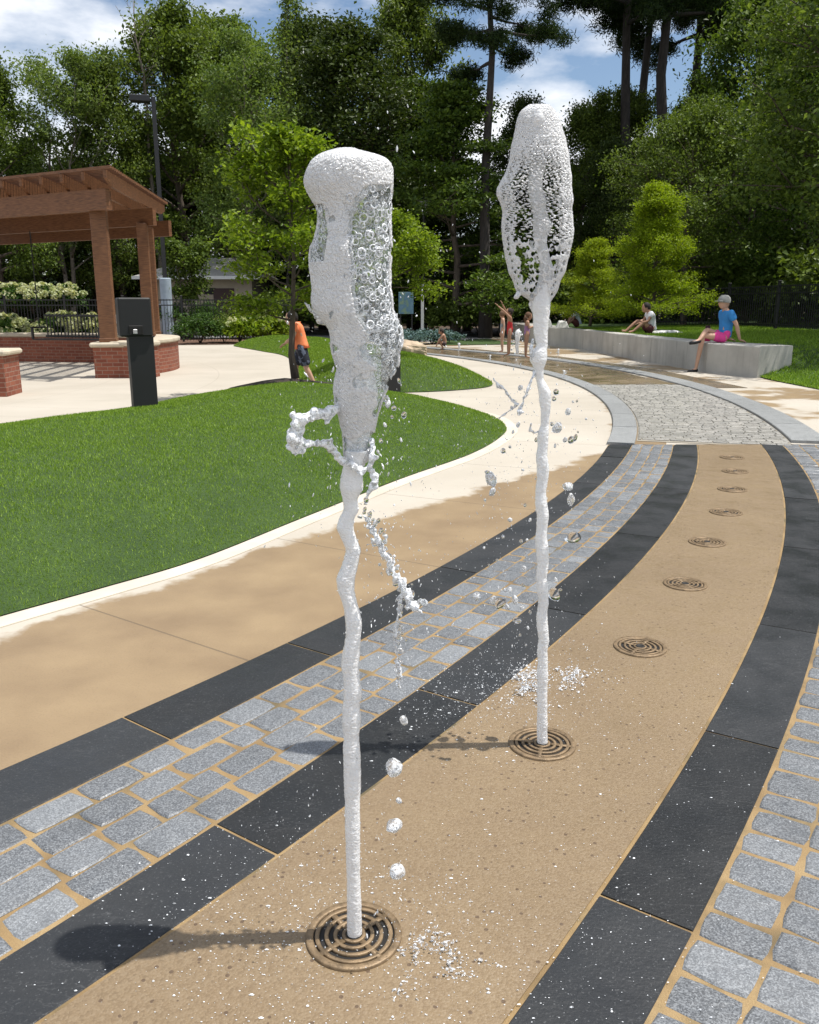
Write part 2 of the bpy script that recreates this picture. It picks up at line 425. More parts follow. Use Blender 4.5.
M={}
M['agg']=mat_aggregate(); M['slate']=mat_slate(); M['mortar']=mat_mortar(); M['plaza']=mat_plaza()
M['sett']=mat_granite('granite_sett',(.103,.110,.119),(.224,.237,.249),(.35,.65))
M['settfar']=mat_granite('wet_glare_sett',(.215,.211,.194),(.370,.353,.318),(.22,.5))  # wet far setts; sky glare is put into their paler base colour
M['kerb']=mat_granite('pale_granite_kerb',(.206,.215,.215),(.310,.318,.318),(.45,.7))
M['ground']=mat_ground(); M['mulch']=mat_mulch(); M['thatch']=mat_grassbase()
M['wood']=mat_wood(); M['brick']=mat_brick(); M['cwall']=mat_concwall()
M['cap']=simple('limestone_cap',(.473,.413,.318),.8,.15,5)
M['black']=simple('black_powder_coat',(.012,.012,.013),.42,.2,6,.08)
M['char']=simple('charcoal_metal',(.009,.0095,.010),.6,.25,4,.1)
M['bronze']=simple('cast_bronze',(.20,.14,.08),.5,.4,40,.35,.35,160)
M['dark']=simple('flat_black_and_shade',(.006,.005,.004),.7,.2,6)  # plain black for dark parts, also painted shade in grate holes and recesses
M['foam']=mat_foam('aerated_water',(35,35,150),(230,230,320),.12,.32); M['foamtop']=mat_foam('bubbly_foam',(60,60,60),(210,210,210),.30); M['film']=mat_film('bubbly_water_film'); M['drop']=mat_drop(); M['dropmix']=mat_splash('frothy_drop',.05,.6); M['splash']=mat_splash()
M['pool']=NT('shallow_wet_paving')
_t=M['pool']; _v=_t.pos(); _n=_t.noise(_v,.8,5); M['pool']=_t.done(_t.princ(_t.ramp(_n,[(.3,(.10,.075,.045)),(.6,(.19,.145,.09)),(.8,(.3,.24,.17))]),_t.mrange(_t.noise(_v,2.5,4),.4,.6,.12,.4),_t.bump(_t.noise(_v,16,3),.12,.006)))
M['asph']=simple('pale_worn_asphalt',(.172,.172,.176),.85,.15,3)
M['grass']=mat_leaf('turf_blade',(0.103,0.199,0.013),(0.317,0.445,0.061),.3,.5,.25)
M['bark']=mat_bark('grey_brown_bark',(.11,.085,.065)); M['pinebark']=mat_bark('pine_bark',(.05,.042,.038)); M['palebark']=mat_bark('pale_bark',(.2,.17,.14))
M['leaf_oak']=mat_leaf('broad_leaf',(0.048,0.079,0.014),(0.176,0.234,0.048),.35)
M['leaf_airy']=mat_leaf('pale_leaf',(0.076,0.122,0.031),(0.215,0.276,0.088),.4)
M['leaf_dense']=mat_leaf('dark_leaf',(0.021,0.039,0.009),(0.085,0.117,0.029),.28)
M['leaf_layer']=mat_leaf('mid_green_leaf',(0.033,0.066,0.011),(0.139,0.197,0.034),.35)
M['leaf_pine']=mat_leaf('pine_needles',(.011,.028,.008),(.049,.078,.020),.25)
M['leaf_cyp']=mat_leaf('feathery_needles',(.15,.22,.010),(.36,.43,.03),.48)
M['leaf_small']=mat_leaf('bright_leaf',(.082,.139,.010),(.279,.361,.033),.45)
M['leaf_shrub']=mat_leaf('shrub_leaf',(.025,.061,.012),(.082,.148,.029),.3)
M['leaf_blue']=mat_leaf('blue_green_leaf',(.06,.11,.11),(.17,.25,.25),.15)
M['bloom']=mat_leaf('cream_bloom',(.473,.482,.284),(.705,.705,.533),.3,.6,.2)
M['white']=simple('white_paint',(.645,.645,.628),.6,.05)
M['woods']=mat_leaf('far_leaf',(.012,.028,.010),(.04,.07,.02),.2)

# ------------------------------------------------------------------ world and sun
W=bpy.data.worlds.new('World'); scene.world=W; W.use_nodes=True
nt=W.node_tree; nt.nodes.clear()
SUN_AZ,SUN_EL=R(88),R(69.5)
sky=nt.nodes.new('ShaderNodeTexSky'); sky.sky_type='NISHITA'; sky.sun_disc=False; sky.sun_elevation=SUN_EL; sky.sun_rotation=SUN_AZ; sky.air_density=1.0; sky.dust_density=.6; sky.ozone_density=1.6
tc=nt.nodes.new('ShaderNodeTexCoord')
mp=nt.nodes.new('ShaderNodeMapping'); mp.inputs['Scale'].default_value=(1.0,1.0,2.6); mp.inputs['Location'].default_value=(.35,.1,.25)
nz=nt.nodes.new('ShaderNodeTexNoise'); nz.inputs['Scale'].default_value=3.1; nz.inputs['Detail'].default_value=7; nz.inputs['Roughness'].default_value=.55
rp=nt.nodes.new('ShaderNodeValToRGB'); rp.color_ramp.elements[0].position=.43; rp.color_ramp.elements[1].position=.57
mx=nt.nodes.new('ShaderNodeMix'); mx.data_type='RGBA'; mx.inputs[7].default_value=(9.2,9.4,9.8,1)
bg=nt.nodes.new('ShaderNodeBackground'); bg.inputs['Strength'].default_value=.10
ow=nt.nodes.new('ShaderNodeOutputWorld')
L=nt.links.new
L(tc.outputs['Generated'],mp.inputs[0]); L(mp.outputs[0],nz.inputs['Vector']); L(nz.outputs['Fac'],rp.inputs[0])
L(rp.outputs[0],mx.inputs[0]); L(sky.outputs[0],mx.inputs[6]); L(mx.outputs[2],bg.inputs[0]); L(bg.outputs[0],ow.inputs[0])
sl=bpy.data.lights.new('sun','SUN'); sl.energy=4.7; sl.angle=R(.53); sl.color=(1,.955,.89)
so=bpy.data.objects.new('sun',sl); col.objects.link(so)
sd=Vector((math.sin(SUN_AZ)*math.cos(SUN_EL),math.cos(SUN_AZ)*math.cos(SUN_EL),math.sin(SUN_EL)))
so.rotation_euler=sd.to_track_quat('Z','Y').to_euler(); so.location=sd*60
scene.view_settings.view_transform='Standard'; scene.view_settings.look='None'; scene.view_settings.exposure=0.3; scene.view_settings.gamma=1
scene.cycles.max_bounces=10; scene.cycles.transparent_max_bounces=24; scene.cycles.transmission_bounces=8

# ------------------------------------------------------------------ ground and paving
def sheet(name,poly,z,mat,kind='structure'):
    o=mk(name,[(p[0],p[1],z) for p in poly],np.array([list(range(len(poly)))]),mat); o['kind']=kind; return o
sheet('ground',[(-400,-60),(400,-60),(400,900),(-400,900)],-.03,M['ground'])
sheet('plaza_paving',[(-16,-3),(9,-3),(12,10),(9.5,20),(7,30),(3,42),(-3,42),(-5,31.5),(-9,30.6),(-16,29.4)],0,M['plaza'])

CIR={'b0':(-17.37,15.03,20.42),'cob':(-19.87,16.19,23.40),'b1':(-20.80,16.36,24.74),'tl':(-18.11,15.0,22.01),'tr':(-18.44,14.77,22.91),'b2':(-17.17,14.11,21.73),'rc':(-17.17,14.11,22.52),'rk':(-17.17,14.11,22.54)}
YEND=8.82
def edge(c,t,y0=-1.2,y1=YEND):
    cx,cy,r=CIR[c]; a0=math.asin((y0-cy)/r); a1=math.asin((y1-cy)/r); a=a0+(a1-a0)*t
    return (cx+r*math.cos(a),cy+r*math.sin(a))
def across(c0,c1,t,f):
    """a point on the radial line through arc c0 at t, the fraction f of the way to arc c1"""
    a=Vector(edge(c0,t)); cx,cy,r=CIR[c0]; d=(a-Vector((cx,cy))).normalized()
    ex,ey,r1=CIR[c1]; w=a-Vector((ex,ey)); b=w.dot(d); q=b*b-(w.dot(w)-r1*r1); s_=-b+math.sqrt(max(q,0))
    p=a+d*(s_*f); return Vector((p.x,min(p.y,YEND)))
def band(name,c0,c1,z,mat,n=60):
    A=[edge(c0,i/n) for i in range(n+1)];B=[edge(c1,i/n) for i in range(n+1)]
    V=[(x,y,z) for x,y in A+B]; F=np.array([(i,n+1+i,n+2+i,i+1) for i in range(n)])
    o=mk(name,V,F,mat); o['kind']='structure'; return o
band('joint_bed','b0','rk',.0072,M['mortar'])
def tan_strip():
    n=60;V=[];F=[]
    for i in range(n+1):
        a=Vector(edge('tl',i/n)+(0,));b=Vector(edge('tr',i/n)+(0,)); d=(b-a).normalized()*.008
        V+= [tuple(a+d)[:2]+(.0108,),tuple(b-d)[:2]+(.0108,)]
    F=np.array([(2*i,2*i+1,2*i+3,2*i+2) for i in range(n)])
    o=mk('tan_aggregate_paving',V,F,M['agg']); o['kind']='structure'
tan_strip()
def slabs(name,c0,c1,cuts,seed):
    """dark stone slabs butted along the arc, each a bevelled block with its own joint"""
    r=random.Random(seed); V=[];Q=[]
    for k in range(len(cuts)-1):
        t0,t1=cuts[k],cuts[k+1]; L=max(.01,9.6*(t1-t0)); g=.004/L*(t1-t0)
        t0+=g;t1-=g; n=6; dz=r.uniform(-.0012,.0012)
        rows=[]
        for i in range(n+1):
            t=t0+(t1-t0)*i/n
            a=across(c0,c1,t,0).to_3d();b=across(c0,c1,t,1).to_3d(); d=(b-a).normalized() if (b-a).length>1e-4 else Vector((1,0,0))
            a=a+d*.004; b=b-d*.006
            rows.append([(a.x,a.y,0),(a.x,a.y,.008+dz),(a.x+d.x*.003,a.y+d.y*.003,.011+dz),(b.x-d.x*.003,b.y-d.y*.003,.011+dz),(b.x,b.y,.008+dz),(b.x,b.y,0)])
        b0=len(V)
        for q in rows: V+=q
        for i in range(n):
            for j in range(5): Q.append((b0+6*i+j,b0+6*i+j+1,b0+6*i+7+j,b0+6*i+6+j))
        Q.append((b0+1,b0+2,b0+3,b0+4)); Q.append((b0,b0+1,b0+4,b0+5))
        e=b0+6*n; Q.append((e+1,e+4,e+3,e+2)); Q.append((e,e+5,e+4,e+1))
    o=mk(name,V,np.array(Q),M['slate']); o['kind']='structure'
def tcut(c,px,py):   # parameter along an arc of a joint seen in the photograph
    x,y=G(px,py); cx,cy,r=CIR[c]; a0=math.asin((-1.2-cy)/r); a1=math.asin((YEND-cy)/r)
    return (math.atan2(y-cy,x-cx)-a0)/(a1-a0)
def cuts(c,pts,step):
    k=sorted([tcut(c,*p) for p in pts]); out=[]
    t=k[0]
    while t-step>0: t-=step; out.insert(0,t)
    out=[0]+out+k
    t=k[-1]
    while t+step<.985: t+=step; out.append(t)
    return out+[1.02]
slabs('slate_band','b0','cob',cuts('b0',[(128,722),(287,645)],.105),1)
slabs('slate_band','b1','tl',cuts('b1',[(215,827),(417,691),(530,607)],.13),2)
slabs('slate_band','tr','b2',cuts('tr',[(594,896),(699,732),(752,625)],.125),3)
def setts(name,c0,c1,nrow,lmin,lmax,mat,seed,t0=0.,t1=1.015,gap=.0064):
    r=random.Random(seed); V=[];Q=[]
    Ltot=9.8
    for row in range(nrow):
        t=t0+r.uniform(0,.01)
        while t<t1:
            l=r.uniform(lmin,lmax)/Ltot; te=min(t+l,t1+.003)
            f0=(row+0.)/nrow; f1=(row+1.)/nrow; dz=r.uniform(-.0025,.003)
            P=[]
            for (tt,ff,st,sf) in((t,f0,1,1),(t,f1,1,-1),(te,f1,-1,-1),(te,f0,-1,1)):
                a=across(c0,c1,tt,0);b=across(c0,c1,tt,1); d=(b-a); w=max(d.length,1e-4); d.normalize(); tn=Vector((-d.y,d.x))
                g=gap*r.uniform(.35,.95)
                P.append(a+(b-a)*ff+d*sf*g*.6+tn*st*g+Vector((r.uniform(-.004,.004),r.uniform(-.004,.004))))
            c=(P[0]+P[1]+P[2]+P[3])/4
            # edges chipped: add mid points pushed a little
            ring=[]
            for k in range(4):
                p,q=P[k],P[(k+1)%4]
                ring.append(p+(c-p)*.07); ring.append(p*.67+q*.33+(c-p)*r.uniform(-.03,.05)); ring.append(p*.33+q*.67+(c-q)*r.uniform(-.03,.05))
            n=len(ring); b0=len(V)
            for p in ring: V.append((p.x,p.y,-.002))
            for p in ring: V.append((p.x,p.y,.006+dz))
            for p in ring:
                q=p+(c-p)*.09; V.append((q.x,q.y,.0105+dz+r.uniform(-.0008,.0008)))
            for p in ring:
                q=p+(c-p)*.55; V.append((q.x,q.y,.012+dz+r.uniform(-.0012,.0012)))
            V.append((c.x,c.y,.012+dz+r.uniform(-.001,.001)))
            for k in range(n):
                for L_ in range(3):
                    i=b0+L_*n+k; j=b0+L_*n+(k+1)%n; Q.append((i,j,j+n,i+n)[::-1])
                Q.append((b0+3*n+k,b0+3*n+(k+1)%n,b0+4*n,b0+4*n)[::-1])
            t=te
    quads=[q for q in Q if len(set(q))==4]; tris=[tuple(dict.fromkeys(q)) for q in Q if len(set(q))==3]
    o=mk(name,V,[np.array(quads),np.array(tris)],mat,smooth=False); o['kind']='structure'
setts('cobble_paving','cob','b1',4,.095,.175,M['sett'],4)
setts('cobble_paving','b2','rc',5,.09,.13,M['sett'],5)
# stone kerb arcs and the far wet cobble field share one centre
def arcpt(r,a): return (ARC[0]+r*math.cos(a),ARC[1]+r*math.sin(a))
def ayr(r,Y): return math.asin((Y-ARC[1])/r)
def arcband(name,r0,r1,a0,a1,z,mat,joint=1.15,gap=.012,z0=0.,seed=0):
    V=[];Q=[]; n=max(1,int((a1-a0)*r0/joint)); rr=random.Random(seed)
    for k in range(n):
        b0=a0+(a1-a0)*k/n+gap/r0/2; b1=a0+(a1-a0)*(k+1)/n-gap/r0/2; m=5; dz=rr.uniform(-.001,.001)
        s=len(V)
        for i in range(m+1):
            a=b0+(b1-b0)*i/m
            for (r,zz) in((r0,z0),(r0,z+dz-.006),(r0+.006,z+dz),(r1-.006,z+dz),(r1,z+dz-.006),(r1,z0)):
                x,y=arcpt(r,a); V.append((x,y,zz))
        for i in range(m):
            for j in range(5): Q.append((s+6*i+j,s+6*i+j+1,s+6*i+7+j,s+6*i+6+j))
        Q.append((s+1,s+2,s+3,s+4)); Q.append((s,s+1,s+4,s+5)); e=s+6*m; Q.append((e+1,e+4,e+3,e+2)); Q.append((e,e+5,e+4,e+1))
    o=mk(name,V,np.array(Q),mat); o['kind']='structure'; return o
A_END=.95
arcband('granite_kerb',20.40,20.68,ayr(20.4,YEND+.05),A_END,.03,M['kerb'],1.2,seed=1)
arcband('granite_kerb',22.28,22.66,ayr(22.2,9.0),A_END,.03,M['kerb'],1.3,seed=2)
arcband('shallow_pool',20.70,22.26,ayr(21,15.6),A_END,.012,M['pool'],400,0,seed=4)
arcband('shallow_pool',22.70,23.3,ayr(22.7,15.0),A_END,.008,M['pool'],400,0,seed=5)
def field():
    r=random.Random(8);V=[];Q=[]
    a=ayr(21.5,8.95)
    aend=ayr(21.5,15.5)
    bed=[];n=30
    for i in range(n+1): bed.append(arcpt(20.69,a-.004+(aend-a)*i/n))
    for i in range(n,-1,-1): bed.append(arcpt(22.27,a-.004+(aend-a)*i/n))
    o=mk('joint_bed',[(x,y,.0045) for x,y in bed],np.array([list(range(len(bed)))]),M['settbed']); o['kind']='structure'
    while a<aend:
        da=r.uniform(.10,.125)/21.5; rr=20.70-r.uniform(0,.1)
        while rr<22.26:
            l=r.uniform(.13,.19); r0=max(rr,20.70);r1=min(rr+l,22.26)
            if r1-r0>.04:
                g=.005; dz=r.uniform(-.003,.003); s=len(V)
                for z,ins in((0,0),(.012,0),(.0165,.007)):
                    for (q,b) in((r0+g+ins,a+(g+ins)/21.5),(r1-g-ins,a+(g+ins)/21.5),(r1-g-ins,a+da-(g+ins)/21.5),(r0+g+ins,a+da-(g+ins)/21.5)):
                        x,y=arcpt(q+r.uniform(-.0015,.0015),b); V.append((x,y,z+dz if z else 0))
                for L_ in(0,4):
                    for k in range(4): Q.append((s+L_+k,s+L_+(k+1)%4,s+L_+4+(k+1)%4,s+L_+4+k))
                Q.append((s+8,s+9,s+10,s+11))
            rr+=l
        a+=da
    o=mk('cobble_paving',V,np.array(Q),M['settfar']); o['kind']='structure'
M['settbed']=simple('pale_joint_grout',(.25,.225,.18),.7,.2,4)
field()

# ------------------------------------------------------------------ turf mounds
def inside(P,poly):
    x,y=P[:,0],P[:,1]; c=np.zeros(len(P),bool); n=len(poly)
    for i in range(n):
        x0,y0=poly[i];x1,y1=poly[(i+1)%n]
        if y0==y1: continue
        c^=((y0>y)!=(y1>y))&(x<(x1-x0)*(y-y0)/(y1-y0)+x0)
    return c
def dist(P,poly):
    d=np.full(len(P),1e9); n=len(poly)
    for i in range(n):
        a=np.array(poly[i]);b=np.array(poly[(i+1)%n]); ab=b-a; t=np.clip(((P-a)@ab)/(ab@ab+1e-12),0,1)
        d=np.minimum(d,np.hypot(*(P-(a+t[:,None]*ab)).T))
    return d
def smooth_poly(pts,n=8):
    out=[];m=len(pts)
    for i in range(m):
        p0,p1,p2,p3=[np.array(pts[(i+k-1)%m],float) for k in range(4)]
        for k in range(n):
            t=k/n; out.append(tuple(.5*((2*p1)+(-p0+p2)*t+(2*p0-5*p1+4*p2-p3)*t*t+(-p0+3*p1-3*p2+p3)*t**3)))
    return out
class Mound:
    def __init__(s,pts,H,scale,z0=.012,pw=1.):
        s.poly=smooth_poly(pts); s.H=H; s.sc=scale; s.z0=z0
    def h(s,P):
        d=dist(P,s.poly); t=np.clip(d/s.sc,0,1)
        P3=np.c_[P,np.zeros(len(P))]
        return s.z0+s.H*(1-(1-t)**2.2)+.015*fbm(P3,.8,2,3)*np.clip(d*2,0,1)
    def z(s,x,y): return float(s.h(np.array([[x,y]]))[0])
    def build(s,name,step,mat):
        bm=bmesh.new(); a=np.array(s.poly); lo=a.min(0);hi=a.max(0)
        gx=np.arange(lo[0],hi[0],step);gy=np.arange(lo[1],hi[1],step)
        P=np.array([(x,y) for x in gx for y in gy]); k=inside(P,s.poly); d=dist(P,s.poly); P=P[k&(d>step*.4)]
        from mathutils.geometry import delaunay_2d_cdt
        vs=[Vector(p) for p in s.poly]+[Vector(p) for p in P]; n=len(s.poly)
        r=delaunay_2d_cdt(vs,[(i,(i+1)%n) for i in range(n)],[],1,1e-5)
        V2=np.array([tuple(v) for v in r[0]]); H=s.h(V2)
        F=[f for f in r[2] if len(f)==3]
        # skirt
        o=mk(name,np.c_[V2,H],np.array(F),mat,smooth=True); o['kind']='structure'; return o
    def blades(s,name,n,dens,bh,bw,mat,near=(0,0),label=None):
        a=np.array(s.poly); lo=a.min(0);hi=a.max(0)
        P=rng.uniform(lo,hi,(int(n*3.2),2)); d=np.hypot(P[:,0],P[:,1])
        if dens: P=P[rng.random(len(P))<np.clip(dens/d,0,1)**1.5]
        P=P[inside(P,s.poly)][:n]
        z=s.h(P); m=len(P); dd=np.hypot(P[:,0],P[:,1])
        gr=np.clip(dd/5.,.8,4.)
        az=rng.uniform(0,2*np.pi,m); lean=rng.uniform(.1,1.1,m); hh=bh*rng.uniform(.6,1.25,m)*(1+.25*vn(np.c_[P,np.zeros(m)],3.,2)); w=bw*gr*rng.uniform(.7,1.3,m)
        la=rng.uniform(0,2*np.pi,m)
        ex=np.cos(az)*w/2;ey=np.sin(az)*w/2
        B=np.c_[P,z-.004]
        V=np.stack([B+np.c_[ex,ey,0*ex],B-np.c_[ex,ey,0*ex],B+np.c_[np.cos(la)*np.sin(lean)*hh,np.sin(la)*np.sin(lean)*hh,np.cos(lean)*hh+.004]],1).reshape(-1,3)
        o=mk(name,V,np.arange(3*m).reshape(-1,3),mat); tag(o,label,'grass',None,'stuff'); return o
l1=[G(-400,735),G(-150,662),G(0,618),G(100,590),G(200,560),G(300,520),G(400,480),G(470,455),G(500,438),(1.16,10.2),(1.02,11.3),(.3,12.6),(-.7,13.6),(-1.7,14.15),(-2.7,13.9),(-3.5,12.3),(-4.2,10.2),(-5.4,8.4),(-7.6,6.6),(-7.4,3.6),(-5.2,2.2)]
mound1=Mound(l1,.34,2.1)
mound1.build('lawn',.22,M['thatch'])
mound1.blades('turf_grass',330000,7.0,.021,.0042,M['grass'],label='short green turf grass on the near mound')
l2=[G(304,388),(-1.05,14.4),(-.2,14.2),(.7,14.5),(1.45,15.3),(1.45,16.8),(.9,19.5),(-.2,23.),(-1.8,27.),(-4.0,30.),(-6.0,30.2),G(240,347.5),G(262,351.5),G(284,356),G(297,367)]
mound2=Mound(l2,.46,1.9)
mound2.build('lawn',.35,M['thatch'])
mound2.blades('turf_grass',110000,0,.035,.004,M['grass'],label='short green turf grass on the mound behind the near jet')
# narrow mown margin kerb round the near mound
def margin(poly,w,z,mat,name):
    n=len(poly); P=np.array(poly); T=np.roll(P,-1,0)-np.roll(P,1,0); T/=np.linalg.norm(T,axis=1)[:,None]; N=np.c_[T[:,1],-T[:,0]]
    Q=P+N*w
    V=np.r_[np.c_[P,np.full(n,z)],np.c_[Q,np.full(n,z)],np.c_[Q,np.zeros(n)]]
    F=[(i,(i+1)%n,n+(i+1)%n,n+i) for i in range(n)]+[(n+i,n+(i+1)%n,2*n+(i+1)%n,2*n+i) for i in range(n)]
    o=mk(name,V,np.array(F),mat); o['kind']='structure'
M['edge']=simple('smooth_concrete_edging',(.533,.482,.396),.8,.12,3)
margin(mound1.poly,.13,.006,M['edge'],'lawn_edging')
# bank behind the long wall, and grass verge at the right
WALL_H=.62
wf=[G(757,378)]+[G(706,372.4),G(672,366.5),G(641,361),G(606,354),G(575,348)]+[(4.75,31.),(4.5,35.),(4.1,40.)]
wb=[(7.74,17.45),(7.12,18.95),(6.72,20.6),(6.42,22.6),(6.05,25.8),(5.78,28.6),(5.6,31.1),(5.35,35.2),(4.95,40.2)]
def bank():
    V=[];F=[]
    prof=[(0,.58),(.6,.60),(3,.66),(9,.75),(30,.9),(80,1.)]
    rows=[(wb[i][0]-.05,wb[i][1],1.) for i in range(len(wb))]
    rows=[(7.6,4.,.0),(7.3,9.,.0),(7.15,12.0,0.0),(7.04,14.7,.01),(6.97,16.6,.02),(7.0,17.10,.03),(7.4,17.30,.2),(7.76,17.44,.4),(7.80,17.75,.75)]+rows[1:]
    for (x,y,k) in rows:
        for (dx,z) in prof: V.append((x+dx,y,z*min(1,k+dx*.22)+.006 if k<1 else z))
    m=len(prof)
    for i in range(len(rows)-1):
        for j in range(m-1): F.append((i*m+j,i*m+j+1,(i+1)*m+j+1,(i+1)*m+j))
    o=mk('grass_bank',V,np.array(F),M['thatch'],smooth=True); o['kind']='structure'
    return rows,prof
rows_b,prof_b=bank()
def bank_z(x,y):
    ys=[r[1] for r in rows_b]; i=max(0,min(len(ys)-2,int(np.searchsorted(ys,y))-1)); t=min(1,max(0,(y-ys[i])/(ys[i+1]-ys[i])))
    def zz(r,x):
        dx=[p[0] for p in prof_b]; zs=[(p[1]*min(1,r[2]+p[0]*.22)+.006 if r[2]<1 else p[1]) for p in prof_b]
        return float(np.interp(x-r[0],dx,zs))
    return zz(rows_b[i],x)*(1-t)+zz(rows_b[i+1],x)*t
def bank_blades():
    n=110000; y=10.5+rng.random(n)**1.3*20; 
    ed=np.interp(y,[r[1] for r in rows_b],[r[0] for r in rows_b]); x=ed+rng.random(n)**1.4*5.5
    z=np.array([bank_z(a,b) for a,b in zip(x,y)])
    az=rng.uniform(0,6.28,n);la=rng.uniform(0,6.28,n);ln=rng.uniform(.1,1.,n);hh=.06*rng.uniform(.6,1.3,n);w=.009*rng.uniform(.7,1.4,n)
    B=np.c_[x,y,z-.005]; e=np.c_[np.cos(az)*w,np.sin(az)*w,0*w]
    V=np.stack([B+e,B-e,B+np.c_[np.cos(la)*np.sin(ln)*hh,np.sin(la)*np.sin(ln)*hh,np.cos(ln)*hh]],1).reshape(-1,3)
    tag(mk('bank_grass',V,np.arange(3*n).reshape(-1,3),M['grass']),'mown grass on the shaded bank behind the long wall','grass',None,'stuff')
bank_blades()
sheet('asphalt_road',[(-9,34),(3.3,33),(3.5,43),(-12,44)],.012,M['asph'])
sheet('grass_verge',[(1.2,30.5),(4.0,31),(3.2,35.8),(.9,33.5)],.02,M['thatch'])
sheet('mulch_bed',[(-17,29.2),(-9,30.4),(-5.3,31.3),(-2.4,31.5),(-2.4,36),(-17,35)],.014,M['mulch'])

# ------------------------------------------------------------------ drain grates with nozzles
def make_grate():
    root=empty('drain_grate'); Rr=.112
    m=MB(); m.lathe([(Rr-.017,.004),(Rr-.017,.012),(Rr-.014,.0135),(Rr-.002,.0135),(Rr,.0115),(Rr,.002)],n=48); m.build('frame',M['bronze'],root,True)
    m=MB(); m.lathe([(.0,.0072),(Rr-.010,.0072)],n=40); m.build('sump_shade_disc',M['dark'],root)  # black disc above the paving, its colour standing in for shade down the hole
    m=MB()
    for k,(ra,rb) in enumerate(((.081,.091),(.0595,.069),(.039,.048),(.019,.028))):
        m.lathe([(ra,.0073),(ra,.0118),(ra+.0015,.013),(rb-.0015,.013),(rb,.0118),(rb,.0073)],n=44)
    for k in range(4):
        a=math.pi/2*k+.62
        m.bar((.030*math.cos(a),.030*math.sin(a),.0100),(.103*math.cos(a),.103*math.sin(a),.0100),.013,.0046)
    m.build('grille',M['bronze'],root,True)
    m=MB(); m.lathe([(.0,.0125),(.011,.0125),(.013,.0145),(.0185,.0145),(.020,.012),(.020,.0073)],n=20); m.build('nozzle',M['dark'],root,True)
    return root
GR=[(354,937),(542,745),(640,648),(685,585),(707,543),(726,513),(732,490),(735,472),(732,458)]
GL=['bronze ring grate in the pavement under the nearest water jet','bronze ring grate in the pavement under the second water jet',
    'dry bronze ring grate next beyond the second water jet','bronze ring grate two places beyond the second water jet','bronze ring grate three places beyond the second water jet',
    'bronze ring grate four places beyond the second water jet','bronze ring grate third from the cobbled end of the tan strip','bronze ring grate last but one before the cobbled end of the tan strip','smallest bronze ring grate right by the cobbled end of the tan strip']
g0=make_grate(); gpos=[]
for i,(px,py) in enumerate(GR):
    o=g0 if i==0 else copy_tree(g0)
    x,y=G(px,py,.008); gpos.append((x,y)); o.location=(x,y,0.0052); o.rotation_euler=(0,0,[.1,.7,.3,1.1,.5,.9,.2,.6,1.][i])
    tag(o,GL[i],'drain grate','fountain grates along the tan strip')

# ------------------------------------------------------------------ fountain jets
def nxz(x,z,f,o=3,seed=0): return fbm(np.c_[x*.8+z*.6,np.full(len(x),.371)+.13*x,z*.8-x*.6],f,o,seed)
def profile(rows,Y,step):
    """outline rows (py,xl,xr) of a water body standing at depth Y -> z, centre, half width"""
    z=[];c=[];r=[]
    for (py,xl,xr) in rows:
        a=AT(xl,py,Y);b=AT(xr,py,Y); z.append(a.z);c.append((a.x+b.x)/2);r.append((b.x-a.x)/2)
    z=np.array(z);o=np.argsort(z);z=z[o];c=np.array(c)[o];r=np.array(r)[o]
    zz=np.arange(z[0],z[-1],step); zz=np.append(zz,z[-1])
    def sm(v):
        q=np.interp(zz,z,v); k=max(1,int(.006/step)); ker=np.ones(2*k+1)/(2*k+1); return np.convolve(np.pad(q,k,mode='edge'),ker,'valid')
    return zz,sm(c),np.maximum(sm(r),.0015)
def relief(u,z,seed,bub):
    """packed bubbles standing out of a foam surface: (cells per metre round, cells per metre up, height)"""
    wu=u+.002*vn(np.c_[u,z,0*u],120,seed); wz=z+.002*vn(np.c_[u,z,0*u],120,seed+3)
    f1,f2,c=voro2(wu*bub[0],wz*bub[1],seed); g1,g2,c2=voro2(wu*bub[0]*2.1,wz*bub[1]*2.1,seed+1)
    d=np.sqrt(np.clip(1-(f1/.62)**2,0,1)); e=np.sqrt(np.clip(1-(g1/.62)**2,0,1))
    return bub[2]*((d-.5)*(.4+1.1*c)+.45*(e-.5))
def body(name,rows,Y,mat,root,step=.004,m=40,depth=1.,disp=.0015,freq=60,seed=1,dY=None,smooth=True,cap=True,bub=(110,160,.0008)):
    zz,c,r=profile(rows,Y,step); a=np.linspace(0,2*np.pi,m,endpoint=False); n=len(zz)
    X=c[:,None]+r[:,None]*np.cos(a); D=depth if not hasattr(depth,'__len__') else np.interp(zz,*depth)[:,None]
    YY=r[:,None]*np.sin(a)*D+Y+(0 if dY is None else np.interp(zz,*dY)[:,None]); Z=np.repeat(zz[:,None],m,1)
    V=np.stack([X,YY,Z],2).reshape(-1,3); nr=np.stack([np.tile(np.cos(a),n),np.tile(np.sin(a),n),np.zeros(n*m)],1)
    arc=np.tile(a,n)*np.repeat(r,m)
    V=V+nr*(disp*fbm(V,freq,2,seed)+relief(arc,V[:,2],seed,bub))[:,None]
    i=np.arange(n-1)[:,None]*m;k=np.arange(m)[None];k2=(k+1)%m
    F=np.stack([i+k,i+k2,i+m+k2,i+m+k],2).reshape(-1,4)
    V-=np.array(root.location)
    Fs=[F]
    if cap: Fs+= [np.array([list(range(m))[::-1]]),np.array([[ (n-1)*m+q for q in range(m)]])]
    return mk(name,V,Fs,mat,root,smooth)
